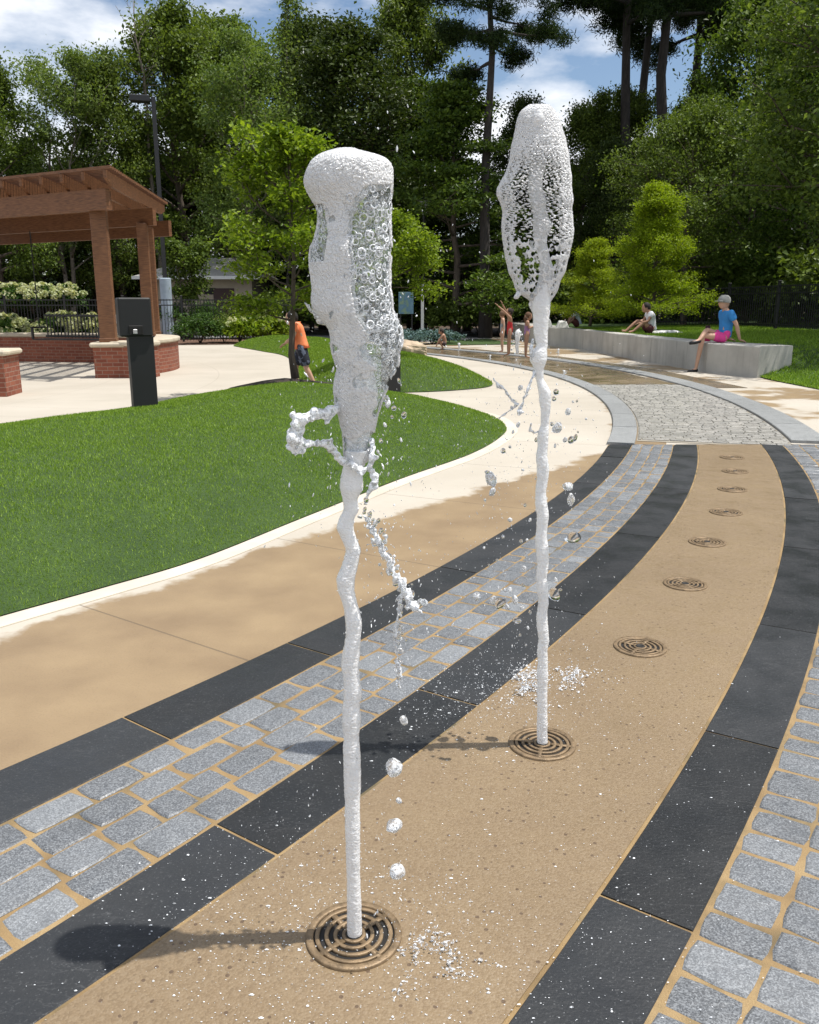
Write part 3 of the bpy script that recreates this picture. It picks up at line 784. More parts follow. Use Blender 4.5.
def shell(name,rows,Y,mat,root,keep,step=.0017,m=360,depth=.6,disp=.003,freq=45,seed=1,th=.004,offs=0.,bub=None):
    """open sheet of water: kept where keep(x,z,s,front) says so, given thickness"""
    zz,c,r=profile(rows,Y,step); a=np.linspace(0,2*np.pi,m,endpoint=False); n=len(zz)
    X=c[:,None]+(r[:,None]+offs)*np.cos(a); YY=(r[:,None]+offs)*np.sin(a)*depth+Y; Z=np.repeat(zz[:,None],m,1)
    V=np.stack([X,YY,Z],2).reshape(-1,3)
    nr=np.stack([np.tile(np.cos(a),n),np.tile(np.sin(a),n),np.zeros(n*m)],1)
    V=V+nr*(disp*fbm(V,freq,2,seed)+(relief(np.tile(a,n)*np.repeat(r,m),V[:,2],seed,bub) if bub else 0))[:,None]
    s=np.tile(np.cos(a),n); fr=np.tile(np.sin(a),n)<0
    K=keep(V[:,0],V[:,2],s,fr,np.repeat(zz,m)).reshape(n,m)
    i=np.arange(n-1)[:,None]*m;k=np.arange(m)[None];k2=(k+1)%m
    F=np.stack([i+k,i+k2,i+m+k2,i+m+k],2).reshape(-1,4)
    kf=K.ravel()[F].sum(1)>=3
    F=F[kf]
    u=np.unique(F); mp_=np.full(len(V),-1);mp_[u]=np.arange(len(u)); V=V[u]-np.array(root.location);F=mp_[F]
    o=mk(name,V,F,mat,root,True)
    if th:
        sm=o.modifiers.new('relax','SMOOTH'); sm.iterations=1; sm.factor=.4
        so_=o.modifiers.new('thickness','SOLIDIFY'); so_.thickness=th; so_.offset=0
        s2=o.modifiers.new('round','SMOOTH'); s2.iterations=1; s2.factor=.4
    return o
def lumps(mb,pts,rad,seed,per=3,n=6,jit=.6):
    """a lumpy thread of water: a wobbling tube with beads along it"""
    r=random.Random(seed); P=[Vector(p) for p in pts]; path=[];rr=[]
    for i in range(len(P)-1):
        for k in range(per):
            t=k/per; q=P[i].lerp(P[i+1],t); R0=rad[i]*(1-t)+rad[i+1]*t
            path.append(q+Vector((r.uniform(-1,1),r.uniform(-1,1),r.uniform(-1,1)))*R0*jit*.5); rr.append(R0*r.uniform(.55,1.25))
    path.append(P[-1]);rr.append(rad[-1])
    mb.tube(path,rr,n)
    for q,R0 in zip(path,rr):
        if r.random()<.8: mb.ell(q+Vector((r.uniform(-1,1),r.uniform(-1,1),r.uniform(-1,1)))*R0*.8,[R0*r.uniform(.4,.9) for _ in range(3)],8,6)
def fuse(o,vox=.0022,it=4):
    m=o.modifiers.new('fuse','REMESH'); m.mode='VOXEL'; m.voxel_size=vox; m.use_smooth_shade=True
    q=o.modifiers.new('relax','SMOOTH'); q.iterations=it; q.factor=.5
    return o
def wob(o,amp,freq,seed):
    me=o.data; n=len(me.vertices); a=np.empty(n*3,np.float32); me.vertices.foreach_get('co',a); P=a.reshape(-1,3)
    D=np.stack([fbm(P,freq,2,seed+i*31) for i in range(3)],1); me.vertices.foreach_set('co',(P+D*amp).astype(np.float32).ravel()); me.update()

# ---- the near jet: a leaning club of foam with a glassy right flank
Y1=gpos[0][1]; J1=empty('fountain_jet',(gpos[0][0],Y1,.014),'nearest white water jet with blunt foamy head and a curled splash on its left side','water jet')
col1=[(938,347,362),(915,347,361.5),(900,347,361),(870,346.5,360),(850,346,360),(825,345,360),(800,345,360),(780,344,361),(750,343,360),(735,344,359),(720,342,361),(705,343,359.5),(691,344.5,362),(680,344,360),(666,341,359),(650,343,360),(635,346,361),(620,345.5,362),(607,344,358),(590,338,354),(579,336,354.5),(566,342,358),(550,346.5,361),(540,342,357),(528,336.5,353.5),(518,339,354),(510,344,359),(499,343,357.5),(488,340,363),(480,340.5,363),(473,342,361.5),(462,344,366),(450,345,371)]
body('water_column',col1,Y1,M['foam'],J1,.0011,110,1.,.0012,50,3)
head1=[(462,346,366),(455,345,370),(445,344.5,371),(430,343,374),(415,339,377),(400,335.5,382),(390,334,386),(380,334.5,389),(369,337,397),(362,334.5,399.5),(352,332,399.5),(345,331.5,402),(339,332,403),(328,329,402),(320,322,398),(312,315,393),(305,313,392),(295,313,391.5),(286,313,390),(270,311,389.5),(264,311,390),(255,310.5,391),(247,311.5,391),(240,315.5,391),(232,317,391),(220,319.5,391),(206,316,392),(196,310.5,392),(190,307.5,392),(184,306,392),(178,305.5,392),(172,306.5,391.5),(166,309.5,390.5),(160,313,387),(156,319,379),(153,324,369),(150.5,332,358),(149,342,352)]
LB=[(150,400),(184,400),(190,368),(200,354),(215,350),(235,347),(255,349),(275,351),(295,352),(312,357),(325,362),(340,369),(356,378),(366,390),(500,400)]      # right limit of the white flank
zb=np.array([AT(350,p[0],Y1).z for p in LB]); xb=np.array([AT(p[1],p[0],Y1).x for p in LB]); ob=np.argsort(zb); zb,xb=zb[ob],xb[ob]
pz=lambda py:AT(350,py,Y1).z
def clear1(x,z,s,fr,zz):
    P=np.c_[x,0*x,z]; n=nxz(x,z,30,3,11)
    right=(x-np.interp(z,zb,xb))+n*.014>0
    left=(z<pz(206))&(z>pz(262))&(s<-.3)&(x<np.interp(z,[pz(262),pz(235),pz(206)],[AT(326,262,Y1).x,AT(330,235,Y1).x,AT(325,206,Y1).x]))
    low=(z<pz(338))&(z>pz(455))&(n+.15*s>.10); mid=(z<pz(196))&(z>pz(338))&(n>.34)&(np.abs(s)<.9)
    return (right&(z>pz(372)))|(left&(n>-.3))|low|mid
def rim1(s,x,z):   # the outline itself stays milky
    return (np.abs(s)>.965)&(nxz(x,z,40,2,5)>-.2)
zs1=[pz(462),pz(430),pz(360),pz(200)]
shell('foam_crown',head1,Y1,M['foamtop'],J1,lambda x,z,s,fr,zz:(~clear1(x,z,s,fr,zz))|rim1(s,x,z),.0013,480,.72,.0045,24,21,.003,bub=(160,160,.0018))
shell('clear_film',head1,Y1,M['film'],J1,lambda x,z,s,fr,zz:clear1(x,z,s,fr,zz)|(nxz(x,z,30,3,11)>.2),.003,170,.72,.0045,42,21,0,-.0025)
core1=[(462,349,364),(440,346,368),(420,343,372),(400,340,376),(380,342,374),(360,343,372),(340,340,362),(320,335,355),(300,330,350),(280,329,348),(262,331,348),(250,335,350),(235,334,350),(220,328,352),(206,325,356),(196,320,362),(184,316,374),(170,315,380),(160,322,374),(155,330,365)]
body('water_core',core1,Y1,M['foam'],J1,.0018,140,.8,.004,30,9,bub=(110,130,.002))
# milky bubbles riding on the glassy flank
def rings(name,n,zr,Y,rows,depth,root,seed,rr,cond,mat):
    r=random.Random(seed); zz,c,rad=profile(rows,Y,.003); mb=MB(); k=0
    while k<n:
        z=r.uniform(*zr); i=int(np.argmin(abs(zz-z))); a=r.uniform(math.pi,2*math.pi); 
        x=c[i]+rad[i]*math.cos(a); 
        if not cond(x,z): r.random(); n-= .02; continue
        y=Y+rad[i]*math.sin(a)*depth; R0=rr[0]+(rr[1]-rr[0])*r.random()**1.7; nrm=Vector((math.cos(a),math.sin(a)/depth,r.uniform(-.3,.3))).normalized()
        Q=nrm.to_track_quat('Z','Y').to_matrix(); w=max(.0006,R0*r.uniform(.12,.24)); el=r.uniform(.8,1.25)
        prof=[(R0+w*math.cos(t),w*math.sin(t)) for t in np.linspace(0,2*math.pi,7)]
        A=Q@Matrix.Diagonal((1,el,1))
        mb.lathe(prof,Vector((x,y,z))-root.location,12,A); k+=1
    return mb.build(name,mat,root,True)
rings('bubble_foam',330,(pz(350),pz(184)),Y1,head1,.73,J1,5,(.0022,.0078),lambda x,z:x>np.interp(z,zb,xb)-.004,M['splash'])
rings('bubble_foam',80,(pz(266),pz(205)),Y1,head1,.73,J1,6,(.002,.006),lambda x,z:x<AT(330,240,Y1).x,M['splash'])
rings('bubble_foam',150,(pz(425),pz(325)),Y1,head1,.73,J1,9,(.0018,.0045),lambda x,z:True,M['splash'])
# curled splash thrown to the left
def A1(px,py,dy=0.): return AT(px,py,Y1+dy)-J1.location
mb=MB()
lumps(mb,[A1(346,404),A1(335,410,-.02),A1(326,413,-.04),A1(318,416,-.05),A1(309,417,-.06),A1(301,420,-.07),A1(296,427,-.07),A1(294,434,-.07),A1(298,441,-.07),A1(296,448,-.07),A1(295,454,-.07)],[.010,.009,.012,.009,.010,.012,.013,.014,.011,.013,.007],3,5,8,1.)
lumps(mb,[A1(299,444,-.07),A1(308,444,-.06),A1(318,444,-.05),A1(327,444,-.04),A1(333,449,-.03),A1(338,456,-.03),A1(344,461,-.03),A1(352,466,-.03),A1(361,473,-.03),A1(366,468,-.03)],[.009,.008,.007,.009,.007,.008,.010,.007,.007,.003],4,5,8,1.)
lumps(mb,[A1(330,444,-.04),A1(332,440,-.04),A1(333,436,-.04)],[.006,.004,.002],5,3,7)
lumps(mb,[A1(327,412,-.04),A1(328,424,-.04)],[.007,.005],7,3,7)
o=mb.build('splash_arm',M['splash'],J1,True); wob(o,.004,110,3); fuse(o)
mb=MB(); lumps(mb,[A1(325,322),A1(318,316,-.01),A1(312,311,-.01),A1(305,303,-.02)],[.009,.008,.005,.0015],6,3,7); mb.build('splash_spike',M['splash'],J1,True)
mb=MB()
lumps(mb,[A1(372,440),A1(373,456,-.02),A1(370,468,-.02),A1(374,476,-.02),A1(375,486,-.02),A1(369,491,-.02),A1(367,499,-.02)],[.009,.006,.006,.0075,.008,.006,.003],8,4,7)
lumps(mb,[A1(352,420),A1(356,440,-.01),A1(358,452,-.02)],[.006,.004,.002],9,3,7)
lumps(mb,[A1(373,458,-.02),A1(379,456,-.02)],[.006,.003],12,3,7)
o=mb.build('splash_thread',M['splash'],J1,True); wob(o,.004,110,4); fuse(o)

# ---- the far jet: a column inside a lacy spindle of bubbles
Y2=gpos[1][1]; J2=empty('fountain_jet',(gpos[1][0],Y2,.014),'second white water jet with a lacy spindle of bubbles round its upper half','water jet')
col2=[(746,537,547.5),(730,537,547),(715,537.5,547.5),(700,537,547),(688,537.5,547.5),(675,536.5,548),(662,538,547.5),(650,537,547),(640,539,549),(628,537,548),(615,536.5,547),(603,538.5,548.5),(590,537,548),(578,536,546.5),(566,537,548),(552,536,549),(540,535.5,547),(528,536.5,547),(515,537,549),(503,535,547),(492,535.5,546),(480,537,548),(468,537,549),(457,536,547),(446,538,548),(437,537,548),(424,541,548.5),(410,541,550.5),(402,539.5,551),(391,538.5,550.5),(379,536,543.5),(369,534,543),(360,530,547),(351,531.5,547),(346,537,547.5),(333,533.5,547.5),(318,533,549),(308,531.5,550),(298,532,550.5),(291,533,551),(285,537,554),(276,539.5,554),(268,540,553.5),(258,539.5,550),(248,535,548),(240,534,546),(230,533,551),(222,533,551),(212,533,546),(200,529.5,546.5),(188,528.5,542),(180,528.5,542.5),(167,529.5,545.5),(155,530,544.5),(143,529,545),(133,527,546),(122,525,548),(112,527,546)]
body('water_column',col2,Y2,M['foam'],J2,.0014,100,1.,.0018,45,31,bub=(90,130,.0012))
veil=[(302,532,550),(298,527,552),(294,521,555),(291,517,557),(287,515,558),(280,513.5,560),(273,510,564),(261,507,567.5),(249,504.5,570.6),(240,503,572),(230,502.3,573),(221,502.5,572),(212,503.5,571),(206,502,571.5),(200,499.5,572.5),(195,497.5,572),(190,497.5,571.5),(185,499.5,571),(179,503,570.5),(173,506.5,570),(161,510,569),(149,512,567),(137,514.5,564.5),(124,516.5,561),(118,518,558),(112,520.5,555),(108,525,552),(105.5,530,548)]
qz=lambda py:AT(540,py,Y2).z
zc2,cc2,rc2=profile(veil,Y2,.004)
def lace(x,z,s,fr,zz):
    P=np.c_[x,0*x,z]; n=nxz(x,z,14,3,41); n2=nxz(x,z,36,2,47)
    t=(qz(112)-z)/(qz(112)-qz(292))         # 0 at the crown, 1 at the waist
    cell=100-36*np.clip((t-.2)/.5,0,1)
    wx=x+.0025*n2; wz=z+.0025*nxz(x,z,60,2,53)
    f1,f2,cid=voro2(wx*cell,wz*cell*.95,3)
    thr=np.clip((t-.07)*1.7,0,.41)*(.75+.5*cid)         # hole radius in cells
    thr=np.clip(thr+.07*n,0,.56)
    rim=np.abs(s); wid=.66+.05*n2-.06*np.clip((t-.8)/.2,0,1)
    thr=np.where(rim>wid,thr*.62,thr); thr=np.where(rim>.94,0,thr)
    hole=f1<thr
    # a few long tears beside the core
    q=np.interp(z,zc2,cc2)
    slit=(n2+.6*fbm(np.c_[x*2.2,0*x,z*.55],30,2,61)>.47)&(t>.45)&(t<.94)&(rim<wid-.04)
    back=(~fr)&(rim<.86)&(t>.16)&(f1<np.clip(thr*1.2+.05,0,.6))
    return ~(hole|slit|back)
shell('bubble_veil',veil,Y2,M['foamtop'],J2,lace,.0014,480,.42,.003,30,23,.0042,bub=(140,140,.0017))
def A2(px,py,dy=0.): return AT(px,py,Y2+dy)-J2.location
mb=MB(); lumps(mb,[A2(527,291),A2(521,292),A2(517,295,-.01),A2(516,299,-.01)],[.010,.009,.009,.007],7,4,8,.3)
lumps(mb,[A2(533,296),A2(530,303),A2(533,312)],[.009,.006,.004],9,3,8,.3)
o=mb.build('splash_lobe',M['foamtop'],J2,True); fuse(o,.003,3)
mb=MB()
lumps(mb,[A2(493,378,.0),A2(499,386,.0),A2(504,389,.0),A2(510,397,0),A2(515,402,0)],[.003,.007,.004,.006,.003],13,4,7)
lumps(mb,[A2(536,372),A2(531,380,-.02),A2(527,392,-.03),A2(523,400,-.03),A2(521,410,-.03)],[.006,.005,.008,.006,.005],14,4,7)
lumps(mb,[A2(517,404,0),A2(512,409,0),A2(505,414,0),A2(499,418,0)],[.007,.004,.003,.004],15,4,7)
lumps(mb,[A2(521,410,-.03),A2(520,414,-.03)],[.010,.011],16,3,8)
lumps(mb,[A2(531,424,-.03),A2(530,430,-.02),A2(535,433,0),A2(540,430,0)],[.005,.004,.003,.003],17,4,7)
lumps(mb,[A2(533,338),A2(531,350,-.02),A2(533,362,-.01)],[.005,.006,.004],18,4,7)
o=mb.build('splash_thread',M['splash'],J2,True); wob(o,.004,100,8); fuse(o,.0026)

# ---- single drops in flight
def drop_mesh(seed,spiky=.3):
    mb=MB(); mb.ell((0,0,0),(1,1,1),14,10); V=np.array(mb.V); r=np.random.default_rng(seed)
    V=V*(1+spiky*fbm(V,1.1,2,seed))[:,None]; mb.V=[tuple(v) for v in V]; return mb
proto=[]
for i in range(5):
    o=drop_mesh(80+i,.35).build('water_drop',M['drop'] if i<3 else M['dropmix'],None,True); o.data.name='water_drop'; proto.append(o)
used=[False]*5; rd=random.Random(12)
def drop(px,py,Y,rpx,label,group,stretch=1.,k=None):
    k=rd.choice((0,1,2,3,3,4,4)) if k is None else k
    if used[k]: o=proto[k].copy(); col.objects.link(o)
    else: o=proto[k]; used[k]=True
    p=AT(px,py,Y); r=rpx*Y/870
    o.location=p; o.scale=(r*rd.uniform(.75,1.1),r*rd.uniform(.75,1.1),r*stretch); o.rotation_euler=(rd.uniform(-.5,.5),rd.uniform(-.6,.6),rd.uniform(0,6))
    tag(o,label,'water drop',group)
GN,GF='drops falling beside the near jet','drops flying round the second jet'
for (px,py,r,st,lb) in [(404,721,5,1.3,'clear egg-shaped drop hanging below the long trail of drops, highest of the big falling ones'),(394,768,10,1.,'largest round clear drop falling right of the near jet'),(395,826,10,.7,'wide flattened drop falling under the largest round drop'),(397,872,11,.75,'ragged pale drop falling closest to the near grate'),(399,801,4,1.4,'small drop between the largest round drop and the flattened one')]:
    drop(px,py,Y1+.02,r,lb,GN,st,3 if r>9 else 4)
rt=random.Random(5)
trail=[(366,512),(372,524),(378,537),(384,550),(390,563),(397,575),(404,588),(410,599),(416,607)]
for i in range(80):
    t=rt.random(); k=min(int(t*8),7); f=t*8-k; x=trail[k][0]*(1-f)+trail[k+1][0]*f; y=trail[k][1]*(1-f)+trail[k+1][1]*f
    drop(x+rt.gauss(0,3+5*t),y+rt.gauss(0,4),Y1+rt.uniform(-.03,.03),rt.uniform(.9,2.4+1.6*t),'small clear drop in the slanting trail right of the near jet',GN,rt.uniform(.8,1.6))
for i in range(40):
    t=rt.random(); drop(400-3*t+rt.gauss(0,2.4),605+85*t,Y1+rt.uniform(-.03,.03),rt.uniform(.8,2.3),'small clear drop in the upright string below the slanting trail',GN,rt.uniform(1,2.1))
for (x,y,r) in [(388,404,3),(394,408,2.5),(385,425,2),(372,432,2),(381,441,2.2),(387,398,2.4),(392,417,1.8),(378,452,2),(385,399,3),(404,415,3),(399,381,2),(401,440,1.6),(366,500,3),(372,444,2.4)]:
    drop(x,y,Y1+rt.uniform(-.03,.03),r,'tiny drop beside the shoulder of the near jet',GN,rt.uniform(.9,1.6))
BIG2=[(568,487,5.5,'round pale drop right of the second jet'),(571,500,5,'pale drop just below the round one, right of the second jet'),(573,538,7.5,'long slanting drop over the cobbles, right of the second jet'),(491,480,5.5,'long glassy drop left of the second jet over the tan plaza'),(477,597,6,'large drop over the cobbles left of the second jet'),(554,594,5.5,'slanting drop touching the second jet low on its right side'),(517,620,4.5,'drop lowest of those left of the second jet'),(500,603,5.5,'wide clear drop over the cobbles left of the second jet')]
for (x,y,r,lb) in BIG2: drop(x,y,Y2+rt.uniform(-.05,.05),r,lb,GF,rt.choice((.8,1.5)))
for (x,y,r) in [(487,472,3),(492,492,4),(485,500,2.4),(503,451,4),(510,447,2),(513,432,2),(518,425,3),(512,408,2.2),(520,388,3),(556,392,4.5),(554,399,3.5),(568,412,4.5),(573,402,2),(577,401,1.6),(557,428,6),(552,424,3),(571,440,5),(575,438,3),(565,440,3),(586,419,1.6),(578,432,1.4),(555,446,2),(536,440,2),(523,470,2),(510,520,3),(525,505,2.4),(530,520,2),(503,537,2.4),(497,560,2),(521,541,2.4),(526,555,2.6),(524,568,3),(523,585,3),(527,540,2),(505,575,2),(489,565,2),(510,590,3),(515,600,4),(522,608,3),(507,607,4),(493,600,4),(530,612,2),(560,590,3),(556,580,2.4),(520,635,2),(526,645,2),(528,628,2),(505,590,3),(533,600,2),(484,548,2)]:
    drop(x,y,Y2+rt.uniform(-.09,.09),r*.8,'small clear drop in the loose spray round the second jet',GF,rt.uniform(.8,1.7))

# ---- splashes breaking on the paving
def ground_splash(name,px,py,rad,n,h,label,seed,ax=1.):
    x0,y0=G(px,py,.006); root=empty(name,(x0,y0,.008),label,'splash'); r=random.Random(seed); mb=MB()
    q=np.random.default_rng(seed); C=q.normal(0,1,(n*9,2))*np.array((rad*.55*ax,rad*.42)); th=q.uniform(0,3.14)
    k_=fbm(np.c_[C,np.full(len(C),seed*.37)],3.2/rad,3,seed); dn=np.hypot(C[:,0]/ax,C[:,1])/rad
    C=C[k_+q.normal(0,.2,len(k_))>.05+.30*dn][:n*3]; k_=fbm(np.c_[C,np.full(len(C),seed*.37)],3.2/rad,3,seed)
    for (x,y),v in zip(C,k_):
        dn_=math.hypot(x/ax,y)/rad; z=h*(.25+max(0,v)*1.8)*r.random()**1.8*max(.12,1-dn_); R0=r.choice((.0006,.0009,.0012,.0016,.0026))
        mb.ell((x,y,max(z,R0*.3)),(R0*r.uniform(.6,2.4),R0*r.uniform(.6,2.),R0*r.uniform(.4,1.5)),6,4)
    for i in range(n):
        a=r.uniform(0,6.28); d=rad*abs(r.gauss(0,.8)); R0=r.uniform(.0006,.0018)
        mb.ell((d*math.cos(a),d*math.sin(a),R0*.3),(R0*r.uniform(.8,2.4),R0*r.uniform(.8,2.),R0*.5),6,4)
    o=mb.build('spray',M['dropmix'] if py>900 else M['splash'],root,True); o['kind']='stuff'; fuse(o,.0014,3)
ground_splash('ground_splash',434,964,.13,520,.06,'ragged white splash breaking on the tan paving right of the near grate',3)
ground_splash('ground_splash',521,690,.17,1500,.16,'white crown of spray breaking on the paving left of the second jet',4)
ground_splash('ground_splash',566,676,.14,520,.07,'thin fan of spray breaking right behind the foot of the second jet',6)
def spatter():
    """beads and flecks of water lying all over the wet paving"""
    r=np.random.default_rng(4); P=[]
    for (cx,cy,sx,sy,n) in ((-.02,1.62,.33,.24,1300),(.42,2.75,.28,.38,700),(-.3,1.75,.2,.2,700),(.25,2.95,.2,.16,700),(.7,1.7,.3,.3,90),(.8,2.6,.4,.5,200)):
        P.append(np.c_[r.normal(cx,sx,n),r.normal(cy,sy,n)])
    P=np.concatenate(P); n=len(P)
    k=6; R0=r.uniform(.0004,.0013,n)*np.where(r.random(n)<.10,2.0,1)
    a=np.linspace(0,2*np.pi,k,endpoint=False)
    ex=r.uniform(.7,2.6,n)
    ring=np.stack([P[:,None,0]+R0[:,None]*np.cos(a)*ex[:,None],P[:,None,1]+R0[:,None]*np.sin(a),np.full((n,k),.0122)],2)
    top=ring.copy(); c=np.c_[P,np.full(n,.0122)][:,None]; top=c+(ring-c)*.6; top[:,:,2]=.0122+R0[:,None]*.8
    apex=np.c_[P,.0122+R0*1.1][:,None]
    V=np.concatenate([ring,top,apex],1).reshape(-1,3); b=np.arange(n)[:,None]*(2*k+1); q=np.arange(k)[None];q2=(q+1)%k
    F=np.stack([b+q,b+q2,b+k+q2,b+k+q],2).reshape(-1,4); T=np.stack([b+k+q,b+k+q2,b+2*k+0*q],2).reshape(-1,3)
    tag(mk('water_spatter',V,[F,T],M['splash'],None,True),'flecks of water scattered over the paving round the jets','spatter',None,'stuff')
spatter()
def mist():
    """fine spray hanging round both jets, each drop drawn out a little along its fall"""
    r=np.random.default_rng(21); P=[]
    for (px,py,Y,sx,sz,n) in ((352,440,Y1,.07,.12,330),(395,600,Y1,.05,.15,260),(372,300,Y1,.09,.18,160),(350,850,Y1,.10,.14,220),(525,430,Y2,.14,.16,520),(520,580,Y2,.13,.16,420),(540,670,Y2,.14,.08,380),(430,930,Y1,.09,.05,260)):
        c=AT(px,py,Y); P.append(np.c_[r.normal(c.x,sx,n),r.normal(Y,.07,n),r.normal(c.z,sz,n)])
    P=np.concatenate(P); P=P[P[:,2]>.02]; n=len(P); R0=r.uniform(.0004,.0013,n)*np.where(r.random(n)<.08,1.8,1); st_=r.uniform(1.,3.2,n); tilt=r.normal(0,.35,(n,2))
    k=6; a=np.linspace(0,2*np.pi,k,endpoint=False); V=[]
    for zz,q in((-1,.0),(-.55,.8),(.3,1.),(1.,.0)):
        ring=np.stack([R0[:,None]*np.cos(a)*max(q,.02),R0[:,None]*np.sin(a)*max(q,.02),np.repeat((R0*st_*zz)[:,None],k,1)],2)
        ring[:,:,0]+=ring[:,:,2]*tilt[:,None,0]; ring[:,:,1]+=ring[:,:,2]*tilt[:,None,1]; V.append(ring+P[:,None])
    V=np.concatenate(V,1).reshape(-1,3); b=np.arange(n)[:,None]*4*k; q=np.arange(k)[None]; q2=(q+1)%k
    F=np.concatenate([np.stack([b+L_*k+q,b+L_*k+q2,b+(L_+1)*k+q2,b+(L_+1)*k+q],2).reshape(-1,4) for L_ in range(3)])
    tag(mk('fine_spray',V,F,M['splash'],None,True),'fine spray of tiny drops hanging round the two jets','spray',None,'stuff')
mist()
st=empty('water_strand',tuple(AT(384,550,Y1)),'broken slanting strand of water thrown right of the near jet, ending in a bright clot','water strand'); mb=MB(); o_=AT(384,550,Y1)
q=lambda px,py,dy=0.: AT(px,py,Y1+dy)-o_
lumps(mb,[q(363,515),q(370,526),q(377,538),q(384,551),q(390,565),q(397,578),q(404,590),q(410,600),q(417,608),q(421,613)],[.002,.006,.005,.007,.005,.007,.009,.010,.008,.003],41,5,7,1.5)
lumps(mb,[q(377,540),q(371,543),q(366,545)],[.005,.003,.002],42,4,6,1.5)
lumps(mb,[q(404,592),q(399,604),q(397,618),q(395,634),q(396,650),q(398,668),q(400,688)],[.007,.005,.003,.004,.002,.005,.003],43,5,6,1.6)
o=mb.build('strand',M['splash'],st,True); wob(o,.004,110,9); fuse(o,.0018,2)
# small low spouts in the far pool
def spout(px,py,hpx,label,seed):
    x,y=G(px,py,.02); h=hpx*y/850; root=empty('water_spout',(x,y,.02),label,'water spout','low spouts in the far pool'); mb=MB()
    mb.lathe([(.05*h,0),(.07*h,.3*h),(.10*h,.6*h),(.13*h,.85*h),(.08*h,.97*h),(.0,1.*h)],n=10); o=mb.build('spout',M['foamtop'],root,True); wob(o,.06*h,6/h,seed)
    r=random.Random(seed); mb=MB()
    for i in range(30):
        z=h*r.random(); mb.ell((r.gauss(0,.16*h),r.gauss(0,.12*h),z),h*r.uniform(.02,.05),6,5)
    mb.build('spray',M['splash'],root,True)['kind']='stuff'
for a in [(517,354,24,'tall low-pressure spout between the two girls in swimsuits',1),(558,356,7,'tiny white spout in the pool right of the second jet, nearer the wall',2),(564,378,8,'tiny white spout over the near kerb right of the second jet',3),(490,361,6,'tiny white spout on the kerb left of the girl in red',4),(459,351,8,'little arching spout right beside the crouching child',5)]: spout(*a)

# ------------------------------------------------------------------ trees and shrubs
def leaf_cloud(C,per,sig,size,seed,up=.35,asp=.55):
    """rhombic leaves scattered round cluster centres C (n,3)"""
    r=np.random.default_rng(seed); C=np.asarray(C); n=len(C)*per
    P=np.repeat(C,per,0)+r.normal(0,1,(n,3))*np.asarray(sig)
    N=r.normal(0,1,(n,3)); N[:,2]=np.abs(N[:,2])+up; N/=np.linalg.norm(N,axis=1)[:,None]
    T=np.cross(N,r.normal(0,1,(n,3))); T/=np.linalg.norm(T,axis=1)[:,None]+1e-9; B=np.cross(N,T)
    L=size*r.uniform(.6,1.35,n)[:,None]; w=L*asp
    V=np.stack([P-T*L*.5,P+B*w*.5+N*L*.08,P+T*L*.5,P-B*w*.5+N*L*.08],1).reshape(-1,3)
    return V,np.arange(4*n).reshape(-1,4)
def tree(name,seed,H,base,crown,nb,per,sig,lsize,trunk_r,leaf,bark,elev=(60,10),nsub=4,droop=.0,asp=.55,lean=.03,up=.35,multi=1,sublen=.4,inner=.35,skip=.0):
    r=random.Random(seed); root=empty(name); tb=MB(); C=[]
    stems=[]
    for s_ in range(multi):
        off=Vector((r.uniform(-1,1),r.uniform(-1,1),0))*(.12*multi if multi>1 else 0)
        az=r.uniform(0,6.28); sp=(.10*H if multi>1 else lean*H); n=9
        pts=[off+Vector((math.cos(az)*sp*(k/n)**1.3+r.uniform(-1,1)*.012*H*(k>0),math.sin(az)*sp*(k/n)**1.3+r.uniform(-1,1)*.012*H*(k>0),H*.97*k/n)) for k in range(n+1)]
        rad=[trunk_r*(1.25 if k==0 else 1)*(1-.93*k/n)/(multi**.5) for k in range(n+1)]
        tb.tube(pts,rad,7); stems.append((pts,rad))
    ga=r.uniform(0,6.28)
    for i in range(nb):
        t=(i+r.uniform(.1,.9))/nb; ga+=2.4+r.uniform(-.5,.5)
        pts,rad=stems[i%multi]; f=(base+(.97-base)*t)/.97*9; k=min(int(f),8); p=pts[k].lerp(pts[k+1],min(f-k,1)); rr=rad[k]*.5
        L=crown(t)*r.uniform(.72,1.12); e=R(elev[0]*t+elev[1]*(1-t)+r.uniform(-10,10))
        d=Vector((math.cos(ga)*math.cos(e),math.sin(ga)*math.cos(e),math.sin(e))); path=[p];dd=d.copy()
        for q in range(5):
            dd=(dd+Vector((r.uniform(-.18,.18),r.uniform(-.18,.18),r.uniform(-.12,.12)-droop))).normalized(); path.append(path[-1]+dd*L/5)
        tb.tube(path,[max(.012,rr*(1-.17*q)) for q in range(6)],5)
        if r.random()<skip: continue
        C.append(path[5]); C.append(path[4])
        for s_ in range(nsub):
            u=inner+(1-inner)*(s_+r.random())/nsub; kk=min(int(u*5),4); b=path[kk].lerp(path[kk+1],u*5-kk)
            a=r.choice((-1,1))*r.uniform(.5,1.2); d2=Vector((dd.x*math.cos(a)-dd.y*math.sin(a),dd.x*math.sin(a)+dd.y*math.cos(a),dd.z*.6+r.uniform(-.35,.45))).normalized()
            l2=L*sublen*r.uniform(.6,1.2); m_=b+d2*l2*.55; e_=b+d2*l2+Vector((0,0,-droop*l2)); tb.tube([b,m_,e_],[max(.01,rr*.4),max(.008,rr*.25),.006],4)
            C.append(e_); C.append(m_.lerp(e_,.4))
    if multi==1: C.append(stems[0][0][-1])
    tb.build('trunk',bark,root,True)
    V,F=leaf_cloud([tuple(c) for c in C],per,sig,lsize,seed,up,asp)
    mk('crown',V,F,leaf,root); root['h']=H
    return root
ov=lambda w,p=.45:(lambda t:w*(.35+.65*math.sin(math.pi*min(1,.12+.88*t))**.7)*(1-.25*t))
cone=lambda w:(lambda t:w*(1-t)**.75+.15)
